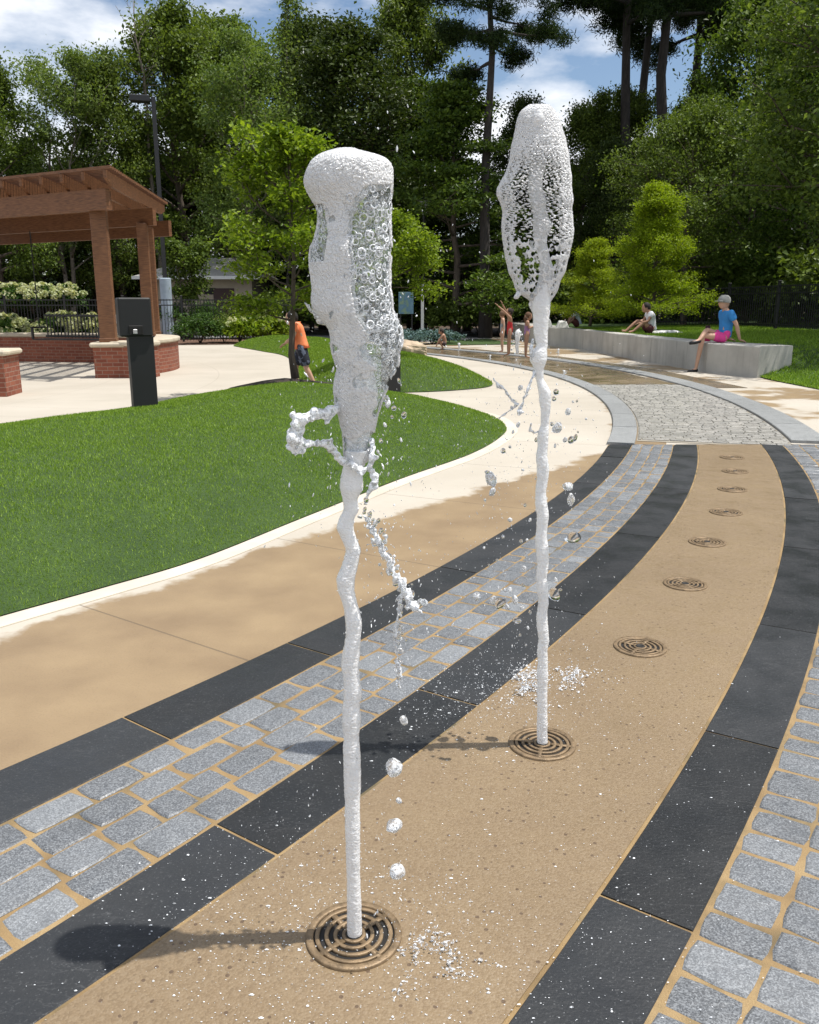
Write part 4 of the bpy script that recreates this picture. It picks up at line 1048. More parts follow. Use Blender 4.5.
T={}
T['oak']=tree('broadleaf_tree',1,14,.20,ov(4.4),42,76,(.38,.38,.24),.205,.30,M['leaf_oak'],M['bark'],(65,18),5)
T['oakb']=tree('broadleaf_tree',2,14,.16,ov(4.0),42,74,(.40,.40,.26),.205,.28,M['leaf_oak'],M['bark'],(70,12),5,multi=2)
T['airy']=tree('airy_tree',3,13,.22,ov(3.6),34,48,(.34,.34,.22),.165,.20,M['leaf_airy'],M['palebark'],(65,30),5,multi=2)
T['dense']=tree('evergreen_tree',4,13,.06,ov(3.2),52,66,(.36,.36,.26),.18,.25,M['leaf_dense'],M['bark'],(60,5),5,sublen=.5)
T['layer']=tree('layered_tree',5,11,.10,cone(3.6),34,70,(.40,.40,.10),.17,.20,M['leaf_layer'],M['bark'],(35,2),6,sublen=.5)
T['pine']=tree('pine_tree',6,24,.52,ov(3.8),40,190,(.27,.27,.17),.26,.36,M['leaf_pine'],M['pinebark'],(50,0),4,droop=.03,asp=.17,lean=.0,inner=.5)
T['cyp']=tree('cypress_tree',7,5.6,.08,(lambda t:1.7*(1-t)**.6*(.72+.28*math.sin(t*19))+.12),62,64,(.17,.17,.10),.085,.075,M['leaf_cyp'],M['bark'],(60,12),6,sublen=.5,asp=.45)
T['small']=tree('shade_tree',8,3.9,.26,ov(1.25),24,40,(.12,.12,.075),.10,.06,M['leaf_small'],M['bark'],(60,12),5,sublen=.5,asp=.5,lean=.02)
T['young']=tree('young_tree',18,3.2,.56,ov(.95),20,46,(.12,.12,.09),.085,.035,M['leaf_small'],M['bark'],(50,5),5,sublen=.5,asp=.5,lean=.02)
T['bare']=tree('bare_topped_tree',9,17,.62,ov(2.6),16,7,(.25,.25,.2),.16,.22,M['leaf_airy'],M['palebark'],(60,35),6,sublen=.5,skip=.55)
T['sap']=tree('slender_tree',10,15,.45,lambda t:.9*(1-t*.6),26,12,(.16,.16,.3),.17,.12,M['leaf_airy'],M['palebark'],(75,50),3)
T['canopy']=tree('canopy_tree',21,11,.36,ov(4.9),46,62,(.36,.36,.22),.16,.24,M['leaf_oak'],M['bark'],(60,5),6,sublen=.5,lean=.01)
T['myrtle']=tree('crape_myrtle',11,3.0,.42,ov(1.0),14,46,(.17,.17,.13),.12,.05,M['leaf_oak'],M['bark'],(60,25),4,multi=3)
T['leafy']=tree('glossy_leaved_tree',12,13,.04,ov(4.4),54,70,(.38,.38,.26),.18,.26,M['leaf_layer'],M['bark'],(65,2),6,sublen=.5)
used_t=set()
def put_tree(k,px,py,Y,label,sxy=1.,rz=None,z=0.,group=None,cat='tree',X=None):
    o=T[k] if k not in used_t else copy_tree(T[k]); used_t.add(k)
    a=AT(px,py,Y); h=(a.z-z)/T[k]['h']; x=a.x if X is None else X
    o.location=(x,Y,z); o.scale=(h*sxy,h*sxy,h); o.rotation_euler=(0,0,rd.uniform(0,6.28) if rz is None else rz)
    tag(o,label,cat,group); return o
TG='trees of the wood round the plaza'
for a in [
 ('oak',-25,70,40,'dark broadleaf tree cut by the left edge, its crown over the pergola roof',.8),
 ('airy',48,66,42,'thin pale-leaved tree between the left edge and the big tree behind the lamp',1.),
 ('bare',140,-14,44,'tall tree with bare dead branches in its top, rising above the parking lot lamp',.8),
 ('oak',172,30,46,'big round-headed tree right behind the black parking lot lamp',.95),
 ('oakb',108,72,44,'forked tree filling the gap left of the parking lot lamp',.8),
 ('airy',236,52,41,'airy tree between the lamp tree and the slender pale saplings',.95),
 ('sap',278,-12,45,'slender sapling with upright pale twigs, left one of the pair over the near jet',.9),
 ('sap',303,-6,47,'slender sapling with upright pale twigs, right one of the pair over the near jet',.8),
 ('airy',258,44,49,'pale loose-crowned tree just left of the slender saplings',1.),
 ('dense',352,36,42,'dark dense evergreen straight behind the head of the near jet',1.15),
 ('oak',412,14,50,'tall rounded tree right of the dark evergreen',.75),
 ('oak',215,40,51,'round-headed tree between the lamp tree and the slender saplings, farther back',.9),
 ('dense',318,40,49,'dark evergreen half hidden behind the taller one over the near jet',1.1),
 ('layer',458,82,38,'tree with flat bright layers of branches between the two jets',1.1),
 ('layer',420,78,46,'taller layered tree behind the one with bright flat branches',1.),
 ('pine',497,-230,37,'tall straight pine whose bare trunk stands left of the second jet',.85),
 ('dense',520,110,47,'dark tree right behind the straight pine trunk',.8),
 ('oakb',578,112,44,'dark tree whose crown stands right of the second jet head',.85),
 ('oak',628,108,47,'dark spreading tree left of the group of pine trunks',.9),
 ('pine',646,-310,43,'pine with a thick bare trunk, leftmost of the right-hand group',.9),
 ('pine',669,-300,48,'thinner pine trunk in the middle of the right-hand group',.8),
 ('pine',691,-330,42,'pine with the thickest dark trunk in the right-hand group',.95),
 ('pine',722,-280,50,'pine behind the leafy tree at the top right',.9),
 ('pine',792,-280,46,'pine nearest the right edge of the photo',.9),
 ('leafy',768,12,37,'huge leafy tree with light-flecked leaves over the seated man',.85),
 ('leafy',850,-20,31,'leafy tree cut by the right edge of the photo',.8),
 ('oak',705,95,44,'dark tree behind the bright feathery conifer',.8),
 ('leafy',812,175,32,'lower leafy tree in front of the huge one, near the right edge',.75),
 ('dense',618,150,40,'dark rounded evergreen between the two feathery conifers',.9),
 ]:
    put_tree(a[0],a[1],a[2],a[3],a[4],a[5],group=TG)
put_tree('cyp',661,186,26.5,'bright yellow-green feathery conifer behind the person in the white shirt',1.12,z=.7)
put_tree('cyp',594,240,29,'lower bright feathery conifer right beside the second jet',1.35,z=.7)
put_tree('small',288,150,13.4,'small bright-green shade tree on the mound, its thin trunk in front of the boy',1.12,rz=1.2,z=mound1.z(*G(288,382,.3)))
put_tree('young',392,222,16.5,'bright-leaved young tree showing right of the near jet',1.,rz=2.4)
put_tree('myrtle',187,249,35.5,'crape myrtle standing in front of the grey-roofed building',1.0)
put_tree('canopy',905,-60,20.6,'high-crowned tree just beyond the right edge, its canopy shading the seated man and the wall',1.,X=10.9)
put_tree('canopy',840,30,22,'high-crowned tree over the right part of the fence, right of the seated man',.9,X=12.6)
put_tree('canopy',700,135,31,'tree whose dark trunk stands behind the fence left of the seated man',.9,X=9.7)
for i,(px,py,Y,lb) in enumerate([(28,150,47,'dark undergrowth tree under the thin pale-leaved one at the left'),(90,170,50,'dark undergrowth tree low behind the pergola roof'),(150,150,52,'dark low tree behind the lamp post'),(205,160,49,'dark low tree behind the grey-roofed building'),(262,170,50,'dark low tree behind the small shade tree'),(330,180,48,'dark low tree hidden behind the near jet'),(395,160,47,'dark low tree right of the near jet behind the signs'),(470,190,46,'dark low tree left of the straight pine trunk'),(530,200,50,'dark low tree behind the second jet'),(590,170,50,'dark low tree behind the lower feathery conifer'),(650,150,52,'dark low tree behind the pine trunks'),(712,140,48,'dark low tree behind the taller feathery conifer'),(770,130,46,'dark low tree behind the seated man'),(835,120,40,'dark low tree at the right edge behind the fence'),(-30,170,44,'dark low tree at the far left edge')]):
    put_tree(('dense','oakb')[i%2],px,py,Y,lb,1.25,group=TG)
# the wood farther back reads as one dark mass
def woods():
    r=np.random.default_rng(3); n=5200
    a=r.uniform(-1.05,1.05,n); d=r.uniform(58,74,n); z=r.random(n)**.8*9.5*(.7+.5*vn(np.c_[a*9,0*a,0*a],1.,4)*.8)
    C=np.c_[np.sin(a)*d*1.15,np.cos(a)*d,np.maximum(z,.2)]
    V,F=leaf_cloud(C,9,(.8,.8,.6),.75,3)
    tag(mk('far_woods',V,F,M['woods']),'dark mass of far trees closing the view behind the plaza','woods',None,'stuff')
woods()
# undergrowth and garden shrubs
def shrub(name,seed,rx,rz_,ncl,per,ls,leaf,blooms=0,bloom_r=.09):
    r=random.Random(seed); root=empty(name); C=[];B=[]
    for i in range(ncl):
        a=r.uniform(0,6.28); e=math.asin(r.uniform(-.15,1)); q=r.uniform(.45,1)*(1+.18*math.sin(3*a+seed))
        C.append((rx*q*math.cos(a)*math.cos(e),rx*q*math.sin(a)*math.cos(e),rz_*(.45+.55*q*math.sin(e))))
    V,F=leaf_cloud(C,per,(rx*.13,rx*.13,rz_*.09),ls,seed); mk('foliage',V,F,leaf,root)
    tb=MB()
    for i in range(9):
        a=r.uniform(0,6.28); tb.tube([(0,0,0),(rx*.25*math.cos(a),rx*.25*math.sin(a),rz_*.4),(rx*.5*math.cos(a),rx*.5*math.sin(a),rz_*.75)],[.015,.01,.006],4)
    tb.build('stem',M['bark'],root,True)
    for i in range(blooms):
        a=r.uniform(0,6.28); e=math.asin(r.uniform(.15,1)); c=Vector((rx*1.02*math.cos(a)*math.cos(e),rx*1.02*math.sin(a)*math.cos(e),rz_*(.5+.56*math.sin(e))))
        q=np.random.default_rng(seed*50+i).normal(0,1,(46,3)); q/=np.linalg.norm(q,axis=1)[:,None]
        V,F=leaf_cloud(np.array(c)+q*bloom_r*r.uniform(.75,1.1)*np.array((1,1,.85)),2,(.008,)*3,bloom_r*.6,seed+i,.1,.9); mk('bloom',V,F,M['bloom'],root)
    return root
S={'hyd':shrub('hydrangea',1,.62,.85,60,26,.13,M['leaf_shrub'],17,.13),'box':shrub('shrub',2,.75,.95,90,34,.085,M['leaf_shrub']),'dark':shrub('shrub',3,1.2,1.5,110,34,.15,M['leaf_oak']),'blue':shrub('blue_shrub',4,.8,.55,80,30,.11,M['leaf_blue']),'lily':shrub('flowering_perennial',5,.5,.6,50,24,.12,M['leaf_small'],6,.06)}
used_s=set()
def put_shrub(k,px,pyb,Y,label,s=1.,group=None,z=None,sz=1.):
    o=S[k] if k not in used_s else copy_tree(S[k]); used_s.add(k)
    a=AT(px,pyb,Y); o.location=(a.x,Y,0 if z is None else z); o.scale=(s,s,s*sz); o.rotation_euler=(0,0,rd.uniform(0,6)); tag(o,label,'shrub',group)
HG='white-flowering hydrangeas by the fence'
for a in [(4,336,23.0,'white hydrangea at the left edge in front of the fence',1.05,.15),(24,336,23.2,'white hydrangea between the left edge and the black swing',.95,.12),(62,330,23.1,'white hydrangea seen over the left half of the black swing',1.05,.2),(88,330,23.2,'white hydrangea seen over the right half of the black swing',1.,.2)]:
    put_shrub('hyd',a[0],a[1],a[2],a[3],a[4],HG,a[5])
for i,(px,lb) in enumerate([(-4,'white hydrangea on the slope beyond the fence, cut by the left edge'),(14,'second white hydrangea from the left edge on the slope beyond the fence'),(32,'middle white hydrangea on the slope beyond the fence'),(48,'white hydrangea beyond the fence just left of the thin young trunk'),(66,'rightmost white hydrangea on the slope beyond the fence')]):
    put_shrub('hyd',px,300,37,lb,1.3,HG,1.0)
put_shrub('box',200,336,31.6,'rounded green shrub in the mulch in front of the black fence',1.15,sz=.95)
put_shrub('dark',224,335,32.4,'dark upright shrub right of the rounded one',.62)
put_shrub('box',172,300,35.,'yellow-green shrub behind the fence before the building',.85,z=.6)
put_shrub('box',204,300,35.4,'yellow-green shrub behind the fence right of the myrtle trunk',.9,z=.6)
for i,(px,lb) in enumerate([(240,'flowering perennial right of the dark upright shrub'),(256,'pale-flowered perennial behind the small shade tree trunk'),(272,'flowering perennial just left of the boy in orange')]): put_shrub('lily',px,338,32.,lb,1.35,'flowers in the mulch bed',None,1.2)
put_shrub('dark',256,325,36.5,'big dark shrub filling the space under the small shade tree',1.1)
for i,(px,lb) in enumerate([(404,'blue-green shrub next to the near jet, first of its row'),(418,'second blue-green shrub of the low row right of the near jet'),(432,'third blue-green shrub of the low row, behind the boulder'),(443,'last blue-green shrub of the low row, behind the crouching child')]): put_shrub('blue',px,337,31+.3*i,lb,.85,'row of low blue-green shrubs')
for (px,Y,s,lb) in [(460,38,1.1,'dark purple-brown shrub beside the far road'),(480,39,1.3,'dark green shrub beside the far road left of the girls'),(505,41,1.4,'dark shrub behind the girl in red'),(430,42,1.6,'dark shrub behind the white post'),(380,41,1.6,'dark shrub hidden behind the near jet'),(545,44,1.9,'dark shrub behind the second jet column'),(300,40,1.5,'dark shrub far behind the small tree trunk'),(610,36,1.1,'green shrub under the lower feathery conifer')]: put_shrub('dark',px,330,Y,lb,s)
for (px,Y,s,lb) in [(640,35,1.5,'dense shrub behind the person in the white shirt'),(700,32,1.3,'dense shrub behind the fence left of the seated man'),(745,31,1.6,'dense shrub behind the fence right of the seated man'),(800,30,1.7,'dense shrub behind the fence at the right edge'),(840,27,1.6,'dense shrub behind the fence beyond the right edge'),(575,38,1.3,'dense shrub behind the leaning person')]: put_shrub('dark',px,330,Y,lb,s,None,.7)

# ------------------------------------------------------------------ pergola, walls, fence, swing
def wall_path(name,pts,w,h,label,cap_over=.05,cap_h=.09,mat='brick'):
    root=empty(name,(pts[0][0],pts[0][1],0),label,'wall'); o0=Vector((pts[0][0],pts[0][1]))
    P=[Vector(p)-o0 for p in pts]; n=len(P); L=[];Rr=[];N=[]
    for i in range(n):
        t=(P[min(i+1,n-1)]-P[max(i-1,0)]).normalized(); N.append((Vector((-t.y,t.x)),t))
    def strip(wd,z0,z1,ext,m):
        V=[];Q=[]
        for i in range(n):
            nn,t=N[i]; e=(-ext if i==0 else (ext if i==n-1 else 0)); c=P[i]+t*e
            a=c+nn*wd/2;b=c-nn*wd/2; V+=[(a.x,a.y,z0),(a.x,a.y,z1),(b.x,b.y,z1),(b.x,b.y,z0)]
        for i in range(n-1):
            for j in range(4): Q.append((4*i+j,4*i+(j+1)%4,4*i+4+(j+1)%4,4*i+4+j))
        Q+=[(3,2,1,0),tuple(4*(n-1)+k for k in range(4))]
        return V,Q
    V,Q=strip(w,0,h,0,1); mk('brickwork',V,np.array(Q),M[mat],root)
    V,Q=strip(w+2*cap_over,h+.002,h+cap_h,cap_over,1); o=mk('cap',V,np.array(Q),M['cap'],root); b=o.modifiers.new('b','BEVEL'); b.width=.025; b.segments=2
    return root
wall_path('brick_wall',smooth_poly([(-5.95,17.45),(-5.58,18.1),(-5.45,19.2),(-5.75,20.4),(-6.7,21.3),(-8.3,21.9),(-10.5,22.2),(-13.5,22.4),(-13.6,22.4)],6)[:-11],.46,.62,'curved low brick wall with pale stone cap carrying the pergola posts')
def pier(name,x,y,w,d,h,label,rz=0):
    root=empty(name,(x,y,0),label,'brick pier',rz=rz)
    MB().box((0,0,h/2),(w,d,h)).build('brickwork',M['brick'],root); MB().box((0,0,h+.047),(w+.12,d+.12,.09),bev=.03).build('cap',M['cap'],root)
pier('brick_pier',-5.98,17.36,.60,.62,.60,'square brick pier with stone cap under the front pergola post',.15)
pier('brick_pier',-7.0,13.85,1.15,.7,.64,'brick pier with stone cap at the left edge, nearer than the pergola',.1)
def pergola():
    root=empty('pergola',(-6.28,17.3,0),'brown timber pergola with slatted roof standing on the brick wall','pergola'); o0=Vector((-6.28,17.3,0))
    u=Vector((-.873,.488,0)); back=Vector((-.10,.995,0))
    def post(x,y,z0,z1,w,rz):
        m=MB(); m.box((x-o0.x,y-o0.y,(z0+z1)/2),(w,w,z1-z0),rz,.012); m.box((x-o0.x,y-o0.y,z0+.04),(w+.03,w+.03,.08),rz,.008); m.build('post',M['wood'],root)
    post(-6.0,17.3,.695,3.20,.30,.2); post(-6.05,20.2,.70,3.2,.24,.2); post(-6.25,21.3,.70,3.2,.26,.2)
    post(-11.2,20.1,.0,3.2,.30,.2); post(-11.3,22.6,.7,3.2,.26,.2)
    def beam(p,z,L,h,w,name='beam'):
        a=Vector((p[0],p[1],z))-o0; MB().bar(a,a+u*L,w,h).build(name,M['wood'],root)
    for (p,z) in (((-5.62,16.78),3.33),((-5.72,20.1),3.33),((-5.95,22.2),3.25)):
        beam(p,z,9.5,.37,.10)
    beam((-5.66,16.98),3.33,9.5,.34,.09)
    # rafters run back over the beams; tails cut to a slope
    for i in range(15):
        a=Vector((-5.5,16.35,3.68))-o0+u*(.58*i); b=a+back*5.9; d=(b-a).normalized(); n=Vector((d.y,-d.x,0))*.028
        prof=[(0,-.03),(0,.11),(5.9,.11),(5.9,-.03),(5.4,-.14),(.45,-.14)]
        V=[tuple(a+d*q+Vector((0,0,z))+s*n) for s in(-1,1) for q,z in prof]; k=6
        F6=np.array([list(range(6))[::-1],list(range(6,12))]); F4=np.array([(j,(j+1)%6,6+(j+1)%6,6+j) for j in range(6)])
        mk('rafter',V,[F6,F4],M['wood'],root)
    m=MB()
    for j in range(37):
        a=Vector((-5.5,16.35,3.825))-o0+back*(.02+.16*j)-u*.16; m.bar(a,a+u*8.9,.045,.05)
    m.build('roof_slats',M['wood'],root)
    # knee braces on the front post
    return root
pergola()
def swing():
    x0,y0,z0=AT(72,339,20.4); root=empty('porch_swing',(x0,y0,.62),'black slatted porch swing hanging on chains under the pergola','swing',rz=-.25); w=1.78
    m=MB()
    for k in range(19): m.box((-w/2+.04+(w-.08)*k/18,.24+.04,.30),(.030,.018,.56),0,.004)
    m.build('backrest',M['black'],root)
    m=MB()
    for z in(.06,.54): m.box((0,.25,z),(w,.03,.05),0,.006)
    m.build('back_rail',M['black'],root)
    m=MB()
    for k in range(7): m.box((0,-.22+.065*k,.0),(w,.05,.022),0,.004)
    m.build('seat',M['black'],root)
    for s in(-1,1):
        m=MB(); m.box((s*w/2,0,.27),(.05,.52,.04),0,.008); m.box((s*w/2,-.22,.13),(.045,.045,.26)); m.build('armrest',M['black'],root)
        m=MB(); top=(s*w/2,.05,2.45)
        for k in range(64):
            z=.27+2.18*k/64; m.box((s*w/2,.05,z+.017),(.012 if k%2 else .026,.026 if k%2 else .012,.034))
        m.build('chain',M['char'],root)
swing()
def fence(name,pts,h,label,cat='fence',step=.11,pw=.018,z0=0.,mat='black',rails=(.12,-.25,-.06)):
    root=empty(name,(pts[0][0],pts[0][1],0),label,cat); o0=Vector((pts[0][0],pts[0][1],0)); pk=MB();rl=MB()
    for a,b in zip(pts[:-1],pts[1:]):
        a=Vector((a[0],a[1],a[2] if len(a)>2 else z0))-o0; b=Vector((b[0],b[1],b[2] if len(b)>2 else z0))-o0; L=(b-a).length; n=int(L/step); rz=math.atan2(b.y-a.y,b.x-a.x)
        for k in range(n+1):
            p=a.lerp(b,k/n); pk.box((p.x,p.y,p.z+h*.5+.01),(pw,pw,h-.08),rz)
        for zr in rails:
            zz=zr if zr>0 else h+zr; rl.bar(a+Vector((0,0,zz)),b+Vector((0,0,zz)),.03,.04)
        m_=max(1,round(L/2.4))
        for k in range(m_+1):
            p=a.lerp(b,k/m_); MB().box((p.x,p.y,p.z+h*.5+.03),(.075,.075,h+.06),rz,.006).box((p.x,p.y,p.z+h+.08),(.095,.095,.04),rz,.01).build('post',M[mat],root)
    pk.build('pickets',M[mat],root); rl.build('rails',M[mat],root)
fence('iron_fence',[(-19,31.6),(-10.6,32.4),(-4.6,34.2)],1.62,'black metal picket fence behind the pergola and the mulch bed')
fence('picket_fence',[(8.6,30.5,.7),(10.2,28.,.72),(10.6,25.2,.73),(10.7,21.8,.73),(10.8,17.5,.73)],1.25,'dark metal picket fence on the bank behind the seated man',step=.12,mat='char')
def concrete_wall():
    root=empty('seat_wall',(wf[0][0],wf[0][1],0),'long curved cast concrete seat wall with vertical joints at the right','wall'); o0=(wf[0][0],wf[0][1])
    # resample both edges into cast bays with a narrow open joint between
    def rs(P,n):
        P=np.array(P); d=np.r_[0,np.cumsum(np.hypot(*np.diff(P,axis=0).T))]; t=np.linspace(0,d[-1],n); return np.c_[np.interp(t,d,P[:,0]),np.interp(t,d,P[:,1])]
    n=121; A=rs(wf,n);B=rs(wb,n); nb=15; per=(n-1)//nb
    for k in range(nb):
        V=[];Q=[]; idx=list(range(k*per,(k+1)*per+1)); g=.006
        for j,i in enumerate(idx):
            a=A[i].copy();b=B[i].copy()
            if j==0 and k: a+=(A[i+1]-A[i])*.025; b+=(B[i+1]-B[i])*.025
            if j==per and k<nb-1: a-=(A[i]-A[i-1])*.025; b-=(B[i]-B[i-1])*.025
            d=(b-a)/np.hypot(*(b-a))
            for (p,z) in ((a,0),(a,WALL_H-.02),(a+d*.02,WALL_H),(b-d*.02,WALL_H),(b,WALL_H-.02),(b,0)): V.append((p[0]-o0[0],p[1]-o0[1],z))
        m=len(idx)
        for j in range(m-1):
            for q in range(5): Q.append((6*j+q,6*j+q+1,6*j+7+q,6*j+6+q))
        e=6*(m-1); Q+=[(0,1,4,5),(1,2,3,4),(e+5,e+4,e+1,e),(e+4,e+3,e+2,e+1)]
        mk('cast_bay',V,np.array([q[::-1] for q in Q]),M['cwall'],root)
concrete_wall()
# ------------------------------------------------------------------ posts, lamp, building, signs
def bollard(px,py,z,Y,label,rz):
    x,y=(AT(px,py,Y).x,Y); root=empty('bollard_box',(x,y,z),label,'bollard',rz=rz)
    m=MB(); m.prism([(-.10,-.12),(.165,-.12),(.165,.12),(-.10,.12)],-.03,.78); m.build('pedestal',M['char'],root)
    MB().box((-.015,.0,1.0),(.35,.30,.42),0,.015).build('housing',M['char'],root)
    m=MB(); m.box((-.02,-.156,.86),(.15,.012,.10),0,.004); m.build('recess_shade_plate',M['dark'],root)  # thin black plate on the face; shade of a recess put into colour
    m=MB(); m.box((-.03,-.165,.845),(.045,.02,.05),0,.004); m.build('tap',simple('brushed_steel',(.5,.5,.5),.35,.1,30,.1,1.) if 'steel' not in M else M['steel'],root)
    m=MB(); m.box((.03,0,.785),(.29,.26,.012)); m.build('collar',M['black'],root)
    return root
M['steel']=simple('brushed_steel',(.5,.5,.5),.35,.1,30,.1,1.)
Yb=9.75; bz=mound1.z(AT(143,407,Yb).x,Yb)
bollard(142,407,bz,Yb,'charcoal box-headed post standing on the near grass mound',.42)
bollard(389,389,0,14.2,'charcoal box-headed post half hidden behind the near jet',.3)
def lot_lamp():
    a=AT(165,278,34.5); root=empty('parking_lamp',(a.x,34.5,0),'tall black parking lot lamp with a flat box head on a pale round base','lamp post')
    zt=AT(158,97,34.5).z
    MB().lathe([(0,0),(.22,0),(.22,a.z-.03),(.19,a.z),(0,a.z)],n=20).build('base',simple('painted_concrete',(.33,.40,.46),.8,.15,4),root,False)
    MB().box((0,0,(a.z+zt)/2),(.16,.16,zt-a.z),.3,.01).build('pole',M['black'],root)
    MB().bar((0,0,zt-.12),(-.20,-.05,zt-.10),.08,.10).build('arm',M['black'],root)
    MB().box((-.46,-.12,zt-.09),(.72,.46,.22),.25,.02).build('lamp_head',M['black'],root)
lot_lamp()
def lantern():
    Y=38.; a=AT(424,196,Y); root=empty('street_lamp',(a.x,Y,0),'slim dark post lamp with lantern head among the trees right of the near jet','lamp post'); z=a.z
    MB().lathe([(0,0),(.16,0),(.16,.5),(.07,.6),(.055,z-.75)],n=12).build('pole',M['black'],root)
    MB().lathe([(.06,z-.75),(.16,z-.62),(.24,z-.2)],n=10).build('lantern',simple('frosted_glass',(.35,.37,.38),.3,.1,5),root)
    MB().lathe([(.3,z-.2),(.28,z-.15),(.06,z-.02),(0,z+.02)],n=12).build('lantern_cap',M['black'],root)
lantern()
def building():
    Y=40.; xl=AT(158,290,Y).x; xr=AT(252,290,Y).x; ze=AT(180,277,Y).z; zr=AT(180,258,Y+2.6).z; root=empty('service_building',((xl+xr)/2,Y+2.5,0),'low tan building with grey shingle roof behind the black fence','building'); w=xr-xl; d=5.
    m=MB(); m.box((0,0,ze/2),(w,d,ze)); m.build('wall',simple('tan_siding',(.34,.285,.215),.85,.12,3),root)
    m=MB(); ov_=1.0; e=.5
    V=[(-w/2-ov_,-d/2-e,ze+.01),(w/2+e,-d/2-e,ze+.01),(w/2+e,d/2+e,ze+.01),(-w/2-ov_,d/2+e,ze+.01),(-w/2+1.2,0,zr),(w/2-1.0,0,zr)]
    m.add(V,[(0,1,5,4),(2,3,4,5),(1,2,5),(3,0,4),(3,2,1,0)]); m.build('roof',simple('grey_shingles',(.30,.295,.28),.9,.2,14,.3),root)
    m=MB(); m.box((-ov_/2+e/2-0.,-d/2-e-.012,ze-.04),(w+ov_+e,.03,.14)); m.build('fascia',M['white'],root)
    MB().box((w*.20,-d/2-.006,1.05),(.95,.05,2.1)).build('door',simple('dark_red_door',(.045,.02,.017),.6),root)
    for x in(-.32,-.12,.05): MB().box((x*w,-d/2-.006,ze-.62),(.55,.04,.28)).build('window',M['dark'],root)
building()
def sign():
    Y=33.; a=AT(406,303,Y); root=empty('info_sign',(a.x,Y,0),'blue and green map sign on two posts right of the near jet','sign',rz=-.1); z=a.z
    t=NT('sign_print'); v=t.obj(); n=t.noise(v,3.2,3); c=t.ramp(n,[(.35,(.13,.24,.31)),(.5,(.09,.19,.27)),(.6,(.17,.27,.17)),(.7,(.32,.36,.31))],'LINEAR')
    MB().box((0,0,z),(.56,.05,.80),0,.006).build('panel',t.done(t.princ(c,.45)),root)
    for s in(-1,1): MB().box((s*.22,.05,z/2-.1),(.05,.05,z+.2)).build('post',M['char'],root)
    Y=34.; a=AT(422.5,284,Y); root=empty('marker_post',(a.x,Y,0),'plain white post standing right of the blue map sign','post'); MB().box((0,0,a.z/2),(.11,.11,a.z),0,.008).box((0,0,a.z+.015),(.14,.14,.03),0,.006).build('post_shaft',M['white'],root)
sign()
def boulder(x,y,z,s,label,seed):
    mb=MB(); mb.ell((0,0,0),(1,.7,.42),28,18); V=np.array(mb.V); V=V*(1+.5*fbm(V,1.5,4,seed))[:,None]; V[:,2]=np.maximum(V[:,2],-.25)+.2
    mb.V=[tuple(q*s) for q in V]; o=mb.build('boulder',simple('tan_sandstone',(.42,.33,.235),.9,.35,3,.5,0,20),None,False); o.location=(x,y,z); tag(o,label,'boulder')
_b=AT(408,348,19.5); boulder(_b.x-.05,19.5,mound2.z(_b.x,19.5)-.04,.5,'flat tan boulder on the mound right of the near jet',3)
def car():
    a=AT(166,325,36.2); root=empty('parked_car',(a.x-.6,36.2,0),'pale silver car parked behind the black fence beside the lamp base','car',rz=.25)
    prof=[(-2.15,.35),(-2.2,.7),(-2.05,.92),(-1.2,1.0),(-.55,1.40),(.75,1.42),(1.45,1.02),(2.1,.9),(2.2,.6),(2.1,.32)]
    bm=MB(); n=len(prof); V=[];
    for yy,k in((-.86,1),(-.80,1),(.80,1),(.86,1)):
        for (x,z) in prof: V.append((x*(1 if abs(yy)<.83 else .985),yy*(1-.13*max(0,z-.95)/.45),z if abs(yy)<.83 else z-.02))
    Q=[(r*n+i,r*n+(i+1)%n,(r+1)*n+(i+1)%n,(r+1)*n+i) for r in range(3) for i in range(n)]
    bm.add(V,Q); bm.add(V[:n],[tuple(range(n))]); bm.add(V[3*n:],[tuple(range(n))[::-1]])
    o=bm.build('body',simple('silver_paint',(.5,.52,.54),.3,.05,3,.02,.4),root,False)
    g=simple('dark_glass',(.015,.018,.02),.08,.1,3,.02)
    for s in(-1,1): m=MB(); m.add([(-.95,s*.845,1.02),(-.45,s*.79,1.33),(.65,s*.79,1.35),(1.2,s*.845,1.04)],[(0,1,2,3)[::s]]); m.V=[(x,y+s*.02,z) for x,y,z in m.V]; m.build('side_window',g,root)
    m=MB(); m.add([(-1.17,-.72,1.03),(-1.17,.72,1.03),(-.58,.68,1.385),(-.58,-.68,1.385)],[(0,1,2,3)]); m.V=[(x-.02,y,z+.02) for x,y,z in m.V]; m.build('windscreen',g,root)
    for x in(-1.35,1.35):
        for s in(-1,1):
            w=MB(); w.lathe([(.0,-.1),(.2,-.1),(.31,-.1),(.33,-.07),(.33,.07),(.31,.1),(0,.1)],(x,s*.8,.33),20,Matrix.Rotation(math.pi/2,3,'X')); t_=w.build('wheel',M['black'],root)
            w=MB(); w.lathe([(0,.105),(.19,.105),(.2,.095)],(x,s*.8,.33),16,Matrix.Rotation(-s*math.pi/2,3,'X')); w.build('rim',M['steel'],t_)
car()

